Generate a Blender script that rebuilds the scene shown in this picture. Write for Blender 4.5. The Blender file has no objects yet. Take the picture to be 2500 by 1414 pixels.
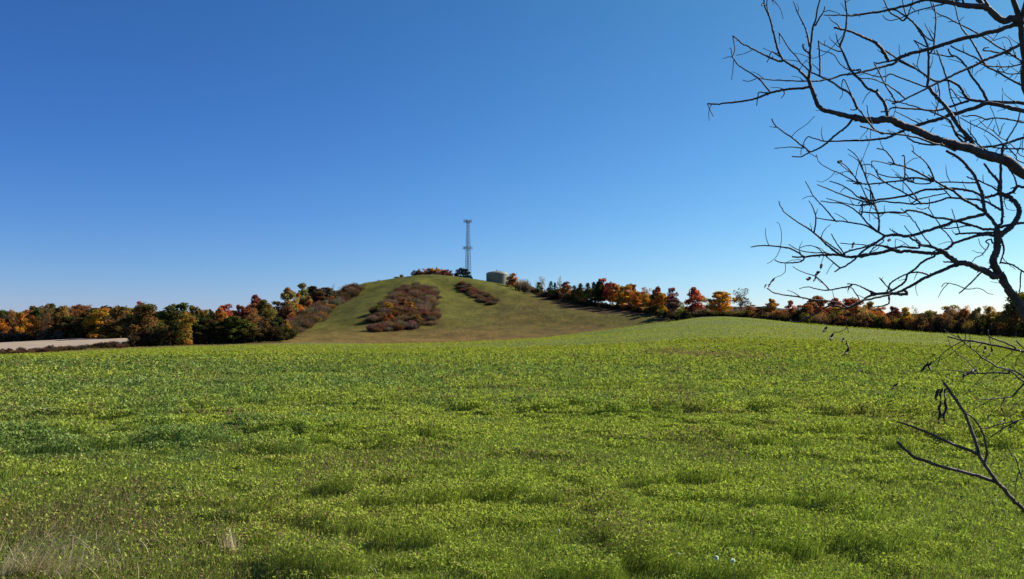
import bpy, math, random
import numpy as np
from mathutils import Vector

# ------------------------------------------------------------------ camera, sky, sun, exposure
SC = bpy.context.scene
COL = SC.collection
F = 2040.0; PITCH = math.atan((815-707)/F); CAMZ = 2.2
SUN_AZ, SUN_EL = math.radians(60), math.radians(32)
cam_d = bpy.data.cameras.new("camera"); cam = bpy.data.objects.new("camera", cam_d); COL.objects.link(cam)
cam.location = (0, 0, CAMZ); cam.rotation_euler = (math.pi/2+PITCH, 0, 0)
cam_d.sensor_width = 36; cam_d.lens = 36*F/2500; cam_d.clip_start = .05; cam_d.clip_end = 9000
SC.camera = cam
W = bpy.data.worlds.new("World"); SC.world = W; W.use_nodes = True
nt = W.node_tree; bg = nt.nodes["Background"]
sky = nt.nodes.new("ShaderNodeTexSky"); sky.sky_type = 'NISHITA'; sky.sun_disc = False
sky.sun_elevation = SUN_EL; sky.sun_rotation = SUN_AZ
sky.air_density = 1.0; sky.dust_density = 0.1; sky.ozone_density = 3.0; sky.altitude = 200
EXPO = 0.75
# clear dry autumn air: deeper blue away from the sun than the model sky, per-channel response fitted over direction
tc = nt.nodes.new("ShaderNodeTexCoord"); sx = nt.nodes.new("ShaderNodeSeparateXYZ"); nt.links.new(tc.outputs['Generated'], sx.inputs[0])
def mth(op, a, b_):
    m_ = nt.nodes.new("ShaderNodeMath"); m_.operation = op
    for k_, v_ in enumerate((a, b_)):
        if hasattr(v_, 'node'): nt.links.new(v_, m_.inputs[k_])
        else: m_.inputs[k_].default_value = v_
    return m_.outputs[0]
el = mth('MAXIMUM', mth('MINIMUM', sx.outputs[2], .38), 0)
sc_ = nt.nodes.new("ShaderNodeSeparateColor"); nt.links.new(sky.outputs[0], sc_.inputs[0]); cc_ = nt.nodes.new("ShaderNodeCombineColor")
for k_, (a_, b_, c_) in enumerate([(1.902, -0.952, 1.658), (1.693, -0.859, 1.641), (0.894, -0.269, -0.557)]):
    v_ = mth('POWER', mth('MULTIPLY', sc_.outputs[k_], .1684), a_)
    v_ = mth('MULTIPLY', v_, mth('POWER', math.e, mth('ADD', mth('MULTIPLY', el, c_), b_)))
    nt.links.new(mth('MULTIPLY', v_, 1/(.115*2**EXPO)), cc_.inputs[k_])
nt.links.new(cc_.outputs[0], bg.inputs[0])
bg.inputs[1].default_value = 0.115
sd = bpy.data.lights.new("sun", 'SUN'); sd.energy = 4.9; sd.angle = math.radians(.5); sd.color = (1, .93, .82)
so = bpy.data.objects.new("sun", sd); COL.objects.link(so)
sdir = Vector((math.sin(SUN_AZ)*math.cos(SUN_EL), math.cos(SUN_AZ)*math.cos(SUN_EL), math.sin(SUN_EL)))
so.rotation_euler = sdir.to_track_quat('Z', 'Y').to_euler(); so.location = (60, 20, 60)
SC.view_settings.view_transform = 'Standard'; SC.view_settings.look = 'None'
SC.view_settings.gamma = 1; SC.view_settings.exposure = EXPO
SC.render.resolution_x = 1024; SC.render.resolution_y = 579

R = random.Random(11); NR = np.random.RandomState(5)
CP, SP = math.cos(PITCH), math.sin(PITCH)

def ray(px, py):
    a = (px-1250)/F; b = (707-py)/F
    return a, CP-b*SP, SP+b*CP
def at(px, py, Y):
    a, y, z = ray(px, py); k = Y/y
    return Vector((a*k, Y, CAMZ+z*k))
def srgb(r, g, b):
    f = lambda c: (c/255/12.92 if c/255 <= .04045 else ((c/255+.055)/1.055)**2.4)
    return (f(r), f(g), f(b), 1)

# ------------------------------------------------------------------ terrain: a smooth surface through surveyed points
pts = []
def cp(px, py, Y):
    p = at(px, py, Y); pts.append((math.atan2(p.x, p.y), math.log(math.hypot(p.x, p.y)), p.z))
def cz(px, Y, z):
    x = (px-1250)/F*Y/CP; pts.append((math.atan2(x, Y), math.log(math.hypot(x, Y)), z))
for px in (-1300, -600, 0, 500, 1000, 1500, 2000, 2500, 3100, 3900):
    cz(px, 9, 0); cz(px, 20, 0); cz(px, 38, 0)
for px, l in {
    -1300: [(60, -.2), (130, -1.8), (250, -5), (420, -4), (700, -4)],
    -600: [(60, -.1), (130, -1.7), (250, -4.9), (420, -3), (700, -3)],
    0: [(60, -.1), (130, -1.6), (190, -3.0), (250, -4.25), (285, -3.9), (340, -3.2), (400, -2.3), (440, -1.9), (640, -2), (900, -4)],
    320: [(60, 0), (130, -1), (190, -1.7), (268, -2.35), (300, -1.5), (400, -.5), (440, 0), (640, 2), (900, -3)],
    600: [(60, 0), (130, -.6), (220, -1.1), (300, -1.5), (345, .6), (450, 3), (560, 6), (700, 6), (950, -3)],
    800: [(640, 22), (950, 4)],
    900: [(60, 0), (130, -.4), (220, -.8), (322, -1.4), (650, 33), (950, 6)],
    1050: [(650, 42.5), (800, 26), (1000, 6)],
    1200: [(60, .1), (130, -.2), (220, -.6), (330, -1.2), (645, 37.5), (800, 25), (1000, 6)],
    1330: [(640, 28.5), (900, 12)],
    1470: [(60, .2), (130, .5), (220, 1.0), (640, 20), (900, 12)],
    1700: [(60, .2), (130, 1.5), (200, 3.8), (270, 6.6), (330, 8.65), (400, 11), (500, 12), (640, 14)],
    1850: [(130, 1.6), (200, 3.6), (400, 8), (800, 28.5), (1000, 20)],
    2050: [(60, .1), (130, 1.0), (200, 2.6), (290, 4.2), (400, 4), (800, 16)],
    2300: [(200, 1.4), (268, 2.2), (400, 2), (800, 2)],
    2500: [(60, 0), (130, .2), (200, .5), (260, .6), (400, 1), (800, 0)],
    3100: [(60, 0), (130, 0), (250, 0), (400, 0), (800, 0)],
    3900: [(60, 0), (130, 0), (250, 0), (400, 0), (800, 0)]}.items():
    for Y, z in l: cz(px, Y, z)
for c in [(1400, 822, 330), (1500, 812, 330), (1600, 795, 330),
          (900, 790, 400), (900, 760, 450), (900, 727, 505), (900, 694, 565),
          (970, 790, 400), (970, 680, 572), (970, 735, 480),
          (1050, 795, 400), (1050, 745, 465), (1050, 703, 530), (1050, 672, 578),
          (1130, 795, 400), (1130, 747, 465), (1130, 708, 530), (1130, 680, 578),
          (1200, 800, 400), (1200, 752, 470), (1200, 715, 525), (1200, 691, 568),
          (1330, 800, 400), (1330, 762, 450), (1330, 735, 500), (1330, 718, 560),
          (1470, 793, 400), (1470, 764, 460), (1470, 745, 530),
          (1600, 787, 390), (1600, 772, 430), (1600, 760, 500),
          (800, 805, 395), (800, 765, 460), (800, 728, 550),
          (700, 820, 335), (700, 795, 400), (700, 762, 500)]:
    cp(*c)
for px in (-1300, -600, 0, 600, 1200, 1850, 2500, 3100, 3900):
    cz(px, 1400, -8); cz(px, 3500, -14)
P = np.array(pts)
def tps(r2):
    return np.where(r2 > 1e-12, .5*r2*np.log(r2+1e-12), 0)
_n = len(P); _d = ((P[:, None, :2]-P[None, :, :2])**2).sum(-1)
_A = np.zeros((_n+3, _n+3)); _A[:_n, :_n] = tps(_d)+np.eye(_n)*2e-4; _A[:_n, _n] = 1; _A[:_n, _n+1:] = P[:, :2]
_A[_n:, :_n] = _A[:_n, _n:].T
_w = np.linalg.solve(_A, np.concatenate([P[:, 2], [0, 0, 0]]))
def sm(e0, e1, x):
    t = np.clip((x-e0)/(e1-e0), 0, 1); return t*t*(3-2*t)
def vn(x, y, s, seed=0):
    """value noise 0..1"""
    x = x/s+seed*17.3; y = y/s-seed*9.1
    xi = np.floor(x).astype(np.int64); yi = np.floor(y).astype(np.int64); fx = x-xi; fy = y-yi
    fx = fx*fx*(3-2*fx); fy = fy*fy*(3-2*fy)
    def h(a, b):
        n = (a*374761393+b*668265263+seed*1442695) & 0x7fffffff
        n = ((n ^ (n >> 13))*1274126177) & 0x7fffffff
        return ((n ^ (n >> 16)) & 0xffff)/65535.
    return (h(xi, yi)*(1-fx)+h(xi+1, yi)*fx)*(1-fy)+(h(xi, yi+1)*(1-fx)+h(xi+1, yi+1)*fx)*fy
def Z(x, y):
    x = np.atleast_1d(np.asarray(x, float)); y = np.atleast_1d(np.asarray(y, float)); out = np.empty(len(x))
    for s in range(0, len(x), 40000):
        xs, ys = x[s:s+40000], y[s:s+40000]
        r = np.hypot(xs, ys)+1e-6; a = np.arctan2(xs, ys); l = np.log(np.maximum(r, 8))
        ac = np.clip(a, -1.0, 1.0)
        d = (ac[:, None]-P[None, :, 0])**2+(l[:, None]-P[None, :, 1])**2
        z = tps(d) @ _w[:_n]+_w[_n]+ac*_w[_n+1]+l*_w[_n+2]
        z = z*sm(25, 60, r)*(1-sm(1.1, 1.9, np.abs(a)))
        m = sm(335, 400, r)
        z += m*((vn(xs, ys, 38, 1)-.5)*1.5+(vn(xs, ys, 14, 2)-.5)*.55+(vn(xs, ys, 6, 6)-.5)*.25)
        z += m*(1-sm(500, 560, r))*((vn(xs*.8+ys*.5, ys*.45, 42, 41)-.5)*3.0)
        dx_, dy_ = xs+58, ys-600; ds = np.hypot(dx_, dy_); ph = np.arctan2(dx_, -dy_)      # shallow gullies running down from the summit
        z += m*sm(25, 80, ds)*(1-sm(170, 240, ds))*2.3*np.sin(8*ph+2.2*vn(xs, ys, 60, 42)+1.0)*(.5+vn(xs, ys, 70, 43))
        z += (1-m)*sm(3, 30, r)*((vn(xs, ys, 26, 3)-.5)*.16)+(vn(xs, ys, 3.1, 4)-.5)*.05
        out[s:s+40000] = z
    return out
def Zs(x, y): return float(Z([x], [y])[0])
def hit(px, py, Y0=150, Y1=700):
    a, yy, zz = ray(px, py)
    Y = np.arange(Y0, Y1, 1.0); k = Y/yy
    z = Z(a*k, Y); rz = CAMZ+zz*k
    w = np.where(rz < z)[0]
    i = w[0] if len(w) else len(Y)-1
    return a*k[i], Y[i], z[i]

# ------------------------------------------------------------------ helpers
def mk(name, V, FC, mat=None, parent=None, smooth=False, cols=None, smd=None, label=None, cat=None, group=None, kind=None):
    me = bpy.data.meshes.new(name)
    V = np.asarray(V, np.float32)
    if isinstance(FC, np.ndarray):
        k = FC.shape[1]; n = len(FC)
        me.vertices.add(len(V)); me.vertices.foreach_set('co', V.ravel())
        me.loops.add(n*k); me.loops.foreach_set('vertex_index', FC.astype(np.int32).ravel())
        me.polygons.add(n); me.polygons.foreach_set('loop_start', np.arange(0, n*k, k, dtype=np.int32))
        me.polygons.foreach_set('loop_total', np.full(n, k, np.int32))
        me.update(calc_edges=True)
    else:
        me.from_pydata([tuple(map(float, v)) for v in V], [], [tuple(f) for f in FC]); me.update()
    if smooth: me.polygons.foreach_set('use_smooth', np.ones(len(me.polygons), bool))
    if cols is not None:
        at_ = me.color_attributes.new('tint', 'FLOAT_COLOR', 'POINT')
        c = np.ones((len(V), 4), np.float32); c[:, :3] = cols; at_.data.foreach_set('color', c.ravel())
    if mat: me.materials.append(mat)
    o = bpy.data.objects.new(name, me); COL.objects.link(o)
    if parent: o.parent = parent
    tag(o, label, cat, group, kind)
    return o
def tag(o, label=None, cat=None, group=None, kind=None):
    if label: o['label'] = label
    if cat: o['category'] = cat
    if group: o['group'] = group
    if kind: o['kind'] = kind
def empty(name, loc, label, cat, group=None, rz=0):
    o = bpy.data.objects.new(name, None); COL.objects.link(o); o.location = loc; o.rotation_euler = (0, 0, rz)
    o.empty_display_size = .5; tag(o, label, cat, group); return o

class MB:
    def __init__(s): s.v = []; s.f = []
    def tube(s, pts, rad, n=6, cap=True):
        pts = [Vector(p) for p in pts]; b = len(s.v); up = None; m = len(pts)
        for i, p in enumerate(pts):
            d = (pts[min(i+1, m-1)]-pts[max(i-1, 0)])
            if d.length < 1e-9: d = Vector((0, 0, 1))
            d.normalize()
            if up is None:
                up = d.orthogonal().normalized()
            else:
                up = (up-d*up.dot(d))
                up = up.normalized() if up.length > 1e-6 else d.orthogonal().normalized()
            q = d.cross(up)
            for k in range(n):
                a = 2*math.pi*k/n; s.v.append(p+(up*math.cos(a)+q*math.sin(a))*rad[i])
        for i in range(m-1):
            for k in range(n):
                k2 = (k+1) % n
                s.f.append((b+i*n+k, b+i*n+k2, b+(i+1)*n+k2, b+(i+1)*n+k))
        if cap:
            s.f.append(tuple(b+k for k in range(n))[::-1]); s.f.append(tuple(b+(m-1)*n+k for k in range(n)))
    def box(s, c, h):
        b = len(s.v)
        for dz in (-1, 1):
            for dx, dy in ((-1, -1), (1, -1), (1, 1), (-1, 1)):
                s.v.append(Vector((c[0]+dx*h[0], c[1]+dy*h[1], c[2]+dz*h[2])))
        for f in ((0, 3, 2, 1), (4, 5, 6, 7), (0, 1, 5, 4), (1, 2, 6, 5), (2, 3, 7, 6), (3, 0, 4, 7)): s.f.append(tuple(b+i for i in f))
    def lathe(s, prof, n=48, c=(0, 0)):
        b = len(s.v)
        for r, z in prof:
            for k in range(n):
                a = 2*math.pi*k/n; s.v.append(Vector((c[0]+r*math.cos(a), c[1]+r*math.sin(a), z)))
        for i in range(len(prof)-1):
            for k in range(n):
                k2 = (k+1) % n; s.f.append((b+i*n+k, b+i*n+k2, b+(i+1)*n+k2, b+(i+1)*n+k))
    def build(s, name, mat, parent=None, smooth=True, **kw):
        return mk(name, np.array([tuple(v) for v in s.v]), s.f, mat, parent, smooth, **kw)

# ------------------------------------------------------------------ materials
def newmat(name):
    m = bpy.data.materials.new(name); m.use_nodes = True; n = m.node_tree
    return m, n, n.nodes['Principled BSDF'], n.links.new
def noise(n, scale, detail=4, vec=None, rough=.6):
    t = n.nodes.new('ShaderNodeTexNoise'); t.inputs['Scale'].default_value = scale; t.inputs['Detail'].default_value = detail
    t.inputs['Roughness'].default_value = rough
    if vec: n.links.new(vec, t.inputs['Vector'])
    return t.outputs['Fac']
def ramp(n, fac, stops):
    r = n.nodes.new('ShaderNodeValToRGB'); n.links.new(fac, r.inputs[0]); e = r.color_ramp.elements
    while len(e) < len(stops): e.new(.5)
    for k, (p, c) in enumerate(stops): e[k].position = p; e[k].color = c if len(c) == 4 else (*c, 1)
    return r.outputs[0]
def mix(n, fac, a, b, mode='MIX'):
    m = n.nodes.new('ShaderNodeMix'); m.data_type = 'RGBA'; m.blend_type = mode
    for i, v in ((0, fac), (6, a), (7, b)):
        if hasattr(v, 'node'): n.links.new(v, m.inputs[i])
        else: m.inputs[i].default_value = v
    return m.outputs[2]
def mapr(n, fac, a, b, c=0, d=1):
    m = n.nodes.new('ShaderNodeMapRange'); n.links.new(fac, m.inputs[0])
    for i, v in enumerate((a, b, c, d)): m.inputs[i+1].default_value = v
    return m.outputs[0]
def geo(n): return n.nodes.new('ShaderNodeNewGeometry').outputs['Position']
def vscale(n, vec, s):
    m = n.nodes.new('ShaderNodeMapping'); m.inputs['Scale'].default_value = s; n.links.new(vec, m.inputs[0]); return m.outputs[0]
def bump(n, b, fac, st, dist):
    k = n.nodes.new('ShaderNodeBump'); k.inputs['Strength'].default_value = st; k.inputs['Distance'].default_value = dist
    n.links.new(fac, k.inputs['Height']); n.links.new(k.outputs[0], b.inputs['Normal'])

def attr(n, name='tint'):
    a = n.nodes.new('ShaderNodeAttribute'); a.attribute_name = name; return a
# green field
m_field, n, b, L = newmat('field_ground'); g = geo(n)
far = ramp(n, noise(n, .09, 6, g, .7), [(.3, (.095, .13, .024)), (.5, (.14, .168, .026)), (.7, (.185, .19, .03))])
fine = ramp(n, noise(n, .9, 5, g, .8), [(.25, (.45, .5, .45)), (.5, (1, 1, 1)), (.75, (1.5, 1.4, 1.3))])
far = mix(n, 1.0, far, fine, 'MULTIPLY')
near = ramp(n, noise(n, 5, 5, g), [(.35, (.045, .062, .018)), (.65, (.105, .098, .042))])
dist = attr(n)
sep = n.nodes.new('ShaderNodeSeparateColor'); L(dist.outputs['Color'], sep.inputs[0])
c = mix(n, sep.outputs[0], near, far)
c = mix(n, mapr(n, noise(n, .5, 4, g), .4, .6, 0, 1), c, mix(n, sep.outputs[1], c, (.15, .115, .055, 1)))
c = mix(n, sep.outputs[1], c, mix(n, .5, c, (.17, .125, .065, 1)))
L(c, b.inputs['Base Color']); b.inputs['Roughness'].default_value = .9; b.inputs['Specular IOR Level'].default_value = .1
bump(n, b, noise(n, 1.6, 5, g, .8), 1, .35)
# hill grass
m_hill, n, b, L = newmat('hill_ground'); g = geo(n)
nn = noise(n, .018, 6, vscale(n, g, (1, .45, 1)), .65)
c = ramp(n, nn, [(.3, (.13, .095, .048)), (.46, (.112, .102, .036)), (.6, (.10, .118, .030)), (.75, (.115, .105, .045))])
sz = n.nodes.new('ShaderNodeSeparateXYZ'); L(g, sz.inputs[0])
up = mapr(n, sz.outputs[2], 8, 34, 0, .75)
lf = mapr(n, sz.outputs[0], 20, -70, 0, .45)
c = mix(n, lf, c, (.105, .135, .026, 1)); c = mix(n, up, c, (.10, .138, .024, 1))
lo = mapr(n, sz.outputs[2], -1, 6, .75, 0)
c = mix(n, lo, c, (.19, .145, .075, 1))
c = mix(n, 1.0, c, ramp(n, noise(n, .13, 6, vscale(n, g, (1, .5, 1)), .75), [(.3, (.42, .45, .42)), (.5, (1, 1, 1)), (.7, (1.6, 1.45, 1.4))]), 'MULTIPLY')
sp = n.nodes.new('ShaderNodeSeparateColor'); L(attr(n).outputs['Color'], sp.inputs[0])
c = mix(n, sp.outputs[0], c, (.10, .062, .050, 1))          # scrub litter
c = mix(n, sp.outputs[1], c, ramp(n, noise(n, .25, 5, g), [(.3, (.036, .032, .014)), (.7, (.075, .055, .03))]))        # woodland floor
c = mix(n, sp.outputs[2], c, (.17, .12, .085, 1))           # bare strip
c = mix(n, 1.0, c, (1.0, .80, .45, 1), 'MULTIPLY')
L(c, b.inputs['Base Color']); b.inputs['Roughness'].default_value = .95; b.inputs['Specular IOR Level'].default_value = .1
bump(n, b, noise(n, .5, 5, g, .8), 1, 1.1)
# stubble
m_stub, n, b, L = newmat('stubble'); g = geo(n)
c = ramp(n, noise(n, .4, 5, vscale(n, g, (.3, 1.6, 1))), [(.3, (.27, .205, .13)), (.7, (.40, .31, .20))])
L(c, b.inputs['Base Color']); b.inputs['Roughness'].default_value = .95
# plants close by: colour carried by each leaf
def leafmat(name, trans, useobj, tt=(1.0, 1.15, .6, 1)):
    m, n, b, L = newmat(name); n.nodes.remove(b); out = n.nodes['Material Output']
    c = attr(n).outputs['Color']
    if useobj:
        oi = n.nodes.new('ShaderNodeObjectInfo'); c = mix(n, 1.0, oi.outputs['Color'], c, 'MULTIPLY')
    d = n.nodes.new('ShaderNodeBsdfDiffuse'); t = n.nodes.new('ShaderNodeBsdfTranslucent'); mx = n.nodes.new('ShaderNodeMixShader')
    L(c, d.inputs[0]); ct = mix(n, 1.0, c, tt, 'MULTIPLY'); L(ct, t.inputs[0]); mx.inputs[0].default_value = trans
    L(d.outputs[0], mx.inputs[1]); L(t.outputs[0], mx.inputs[2])
    L(mx.outputs[0], out.inputs[0])
    return m
m_leaf = leafmat('meadow_leaf', .33, False)
m_crown = leafmat('tree_leaf', .48, True, (1.2, 1.0, .55, 1))
def plain(name, col, rough=.8, var=.25, sc=3, metal=0, spec=.3, bmp=0):
    m, n, b, L = newmat(name); g = n.nodes.new('ShaderNodeTexCoord').outputs['Object']
    a = tuple(v*(1-var) for v in col[:3]); z = tuple(min(1, v*(1+var)) for v in col[:3])
    f = noise(n, sc, 5, g); L(ramp(n, f, [(.3, a), (.7, z)]), b.inputs['Base Color'])
    b.inputs['Roughness'].default_value = rough; b.inputs['Metallic'].default_value = metal; b.inputs['Specular IOR Level'].default_value = spec
    if bmp: bump(n, b, f, .8, bmp)
    return m
m_bark = plain('near_bark', (.062, .048, .043), .75, .55, 28, spec=.35, bmp=.01)
m_bark_lit = plain('sapling_bark_sunlit', (.10, .065, .052), .7, .45, 28, spec=.35, bmp=.01)  # bark colour lightened to stand in for sunlight on the sapling
m_trunk = plain('far_bark', (.10, .085, .07), .9, .3, 2)
m_steel = plain('galvanised_steel', (.06, .08, .105), .5, .15, 1, .3)
m_panel = plain('antenna_grey', (.16, .18, .20), .5, .1, 1)
m_pod = plain('dry_pod', (.05, .028, .018), .7, .4, 40)
m_puff = plain('seed_fluff', (.72, .72, .68), .9, .1, 30)
m_stalk = plain('stalk_green', (.09, .13, .04), .8, .2, 30)
# tank paint, weathered streaks
m_tank, n, b, L = newmat('tank_paint'); g = n.nodes.new('ShaderNodeTexCoord').outputs['Object']
c = ramp(n, noise(n, 1.2, 5, vscale(n, g, (1, 1, .12))), [(.3, (.145, .15, .085)), (.7, (.20, .205, .12))])
L(c, b.inputs['Base Color']); b.inputs['Roughness'].default_value = .55
m_tankroof = plain('tank_roof_paint', (.24, .24, .17), .6, .12, 1)

WX, WY, _ = hit(1700, 870, 40, 300)
def worn(x, y): return np.exp(-((x-WX)/4.6)**2-((y-WY)/14)**2)

# ------------------------------------------------------------------ ground sheets
def Yb(px): return np.interp(px, [-1300, -600, 0, 320, 600, 900, 1200, 1400, 1700, 1800, 2000, 2250, 2500, 3100, 3900],
                             [235, 240, 250, 268, 300, 322, 330, 330, 330, 320, 290, 272, 260, 250, 245])
fr = np.arange(-50, 50.01, .2)
ang = np.radians(np.concatenate([np.arange(-180, -50, 5), fr, np.arange(55, 180, 5)])); NA = len(ang)
ac = np.clip(ang, -.93, .93); pxs = 1250+np.tan(ac)*F*CP
rb = Yb(pxs)/np.cos(ac)
def pip(px, py, poly):
    ins = np.zeros(len(px), bool); j = len(poly)-1
    for i in range(len(poly)):
        xi, yi = poly[i]; xj, yj = poly[j]
        c = ((yi > py) != (yj > py)) & (px < (xj-xi)*(py-yi)/(yj-yi+1e-12)+xi); ins ^= c; j = i
    return ins
def sheet(name, ring, mat, maskf, centre, label):
    """ring: (K, NA) radii"""
    K = len(ring); A = np.tile(ang, (K, 1)); x = (np.sin(A)*ring).ravel(); y = (np.cos(A)*ring).ravel(); z = Z(x, y)
    V = np.stack([x, y, z], 1)
    i, j = np.meshgrid(np.arange(K-1), np.arange(NA), indexing='ij'); j2 = (j+1) % NA
    Q = np.stack([i*NA+j, i*NA+j2, (i+1)*NA+j2, (i+1)*NA+j], -1).reshape(-1, 4)[:, ::-1]
    o = mk(name, V, np.ascontiguousarray(Q), mat, smooth=True, cols=maskf(x, y), kind='structure', label=label)
    return o
t = np.linspace(0, 1, 150)[:, None]
ring = np.exp(np.log(.4)+(np.log(rb)[None]-np.log(.4))*t)
def fmask(x, y):
    r = np.hypot(x, y); c = np.zeros((len(x), 3)); c[:, 0] = sm(20, 75, r)
    px = 1250+x/np.maximum(y, 1)*F
    # worn brownish patch right of centre and pale headland along the far edge
    c[:, 1] = worn(x, y)*.95*(y > 0)
    e = (Yb(px)-y); c[:, 1] = np.maximum(c[:, 1], (1-sm(0, 9, e))*(px < 1750)*(y > 50)*.6)
    return c
field = sheet('field', ring, m_field, fmask, True, 'broad bright green clover and grass field running up to the hill foot')
# beyond the field
seg = [np.linspace(0, 1, 150)[1:]]
r2 = [rb[None]]
far_r = np.concatenate([np.linspace(0, 1, 170)])[:, None]
ringA = rb[None]+(720-rb[None])*far_r
ringB = np.exp(np.linspace(math.log(735), math.log(4500), 40))[:, None]*np.ones((1, NA))
ring = np.concatenate([ringA, ringB])
BIG = [(908, 811), (903, 780), (925, 757), (950, 735), (968, 712), (985, 703), (1040, 700), (1063, 712), (1066, 735), (1055, 752), (1066, 770), (1071, 785), (1040, 797), (1000, 806), (950, 811)]
SLOT = [(1112, 699), (1130, 692), (1150, 698), (1185, 718), (1218, 738), (1203, 746), (1175, 737), (1140, 717)]
RSC = [(1232, 689), (1290, 694), (1360, 712), (1440, 735), (1520, 748), (1600, 757), (1700, 765), (1720, 777), (1600, 774), (1470, 766), (1380, 750), (1322, 728), (1270, 706)]
LSC = [(700, 828), (735, 810), (765, 790), (800, 765), (830, 745), (880, 708), (900, 692), (870, 700), (820, 720), (760, 740), (700, 760), (640, 790), (640, 832)]
def world(poly): return [hit(*p)[:2] for p in poly]
WBIG, WSLOT, WRSC, WLSC = map(world, (BIG, SLOT, RSC, LSC))
def hmask(x, y):
    c = np.zeros((len(x), 3)); px = 1250+x/np.maximum(y, 1)*F
    jx = x+(vn(x, y, 5, 8)-.5)*5; jy = y+(vn(x, y, 5, 9)-.5)*5
    for w in (WBIG, WSLOT, WLSC): c[:, 0] = np.maximum(c[:, 0], pip(jx, jy, w)*.85)
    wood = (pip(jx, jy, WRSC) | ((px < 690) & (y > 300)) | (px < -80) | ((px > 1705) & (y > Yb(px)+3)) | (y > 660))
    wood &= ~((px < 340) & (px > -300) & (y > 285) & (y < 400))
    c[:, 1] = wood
    e = y-Yb(px); c[:, 2] = (1-sm(2, 16, e))*np.clip((px-1250)/150, 0, 1)*(px < 1760)*.8
    c[:, 2] = np.maximum(c[:, 2], (1-sm(0, 5, e))*.5*(px < 1700))
    return c
hill = sheet('hill', ring, m_hill, hmask, False, 'rounded mown grass hill in olive green and brown beyond the field')
# pale stubble field on the left
K = 40; us = np.linspace(-500, 325, 120); V = []; 
for i in range(K):
    for px in us:
        y0 = np.interp(px, [-500, 0, 325], [276, 283, 303]); y1 = np.interp(px, [-500, 0, 325], [402, 402, 402])
        Y = y0+(y1-y0)*i/(K-1); V.append(((px-1250)/F*Y/CP, Y))
V = np.array(V); zz = Z(V[:, 0], V[:, 1])+.12
Q = np.array([(i*120+j, i*120+j+1, (i+1)*120+j+1, (i+1)*120+j) for i in range(K-1) for j in range(119)])
mk('stubble_field', np.column_stack([V, zz]), Q, m_stub, smooth=True, kind='structure', label='pale harvested field in front of the left wood')

# ------------------------------------------------------------------ meadow plants (stuff)
def canopy(x, y):
    """plant height 0..1.6: dense steep-sided clumps with low worn gaps between them"""
    n1 = vn(x*.8, y, 1.0, 11)*.5+vn(x, y, .38, 12)*.5; n2 = vn(x*.55, y, 3.3, 13)
    return .08+.14*vn(x, y, .22, 14)+.36*sm(.48, .58, n1*.7+n2*.3)+1.15*sm(.61, .65, vn(x*.62, y, .46, 31)*.72+vn(x, y, .28, 33)*.28)*(n2 > .38)
G1 = np.array([.345, .415, .072]); G2 = np.array([.20, .275, .085]); G3 = np.array([.45, .49, .085]); G4 = np.array([.16, .28, .115])
BR = np.array([.25, .18, .09]); WH = np.array([.34, .38, .24])
def tint(x, y, N):
    a = vn(x*.6, y, 2.4, 21)[:, None]; wx = (vn(x, y, 5, 51)-.5)*9; wy = (vn(x, y, 4, 52)-.5)*7; b2 = (vn(x*.5+wx, y+wy, 8, 22)*.7+vn(x+wx, y+wy, 2.3, 53)*.3)[:, None]; d = np.hypot(x, y)
    c = G1*(1-a)+G3*a
    px = 1250+x/np.maximum(y, 1)*F
    bl = np.clip((b2[:, 0]-.55)*1.6+(vn(x, y, .8, 23)-.5)*1.2+.40*(1-sm(-100, 1500, px))-.2+.22*sm(18, 34, y)*(1-sm(50, 90, y))-.3*sm(80, 160, d), 0, .66)[:, None]
    c = c*(1-bl)+(G4*.5+G2*.5)*bl
    f_ = (1-.62*sm(22, 120, d))[:, None]; c = c*(1+f_*(-.55+.95*NR.rand(N, 1)**1.2))*(1-.17*sm(18, 70, d))[:, None]
    br = (NR.rand(N) < (.05+.30*np.clip((vn(x, y, 1.3, 24)-.62)*4, 0, 1)+.3*(1-sm(400, 1300, px))*(1-sm(9, 15, y))))[:, None]
    c = np.where(br, BR*(.6+.8*NR.rand(N, 1)), c)
    wh = (NR.rand(N) < .004)[:, None]
    c = c*np.stack([np.ones(N), np.ones(N), 1-.4*sm(50, 140, d)], 1)
    w_ = (NR.rand(N) < .85*worn(x, y))[:, None]; c = np.where(w_, BR*1.1, c)
    return np.where(wh, WH, c)
def scatter(N, d0, d1, amax=.66):
    a = (NR.rand(N)*2-1)*amax; r = np.exp(np.log(d0)+NR.rand(N)*(math.log(d1)-math.log(d0)))
    return np.sin(a)*r, np.cos(a)*r, r
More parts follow.
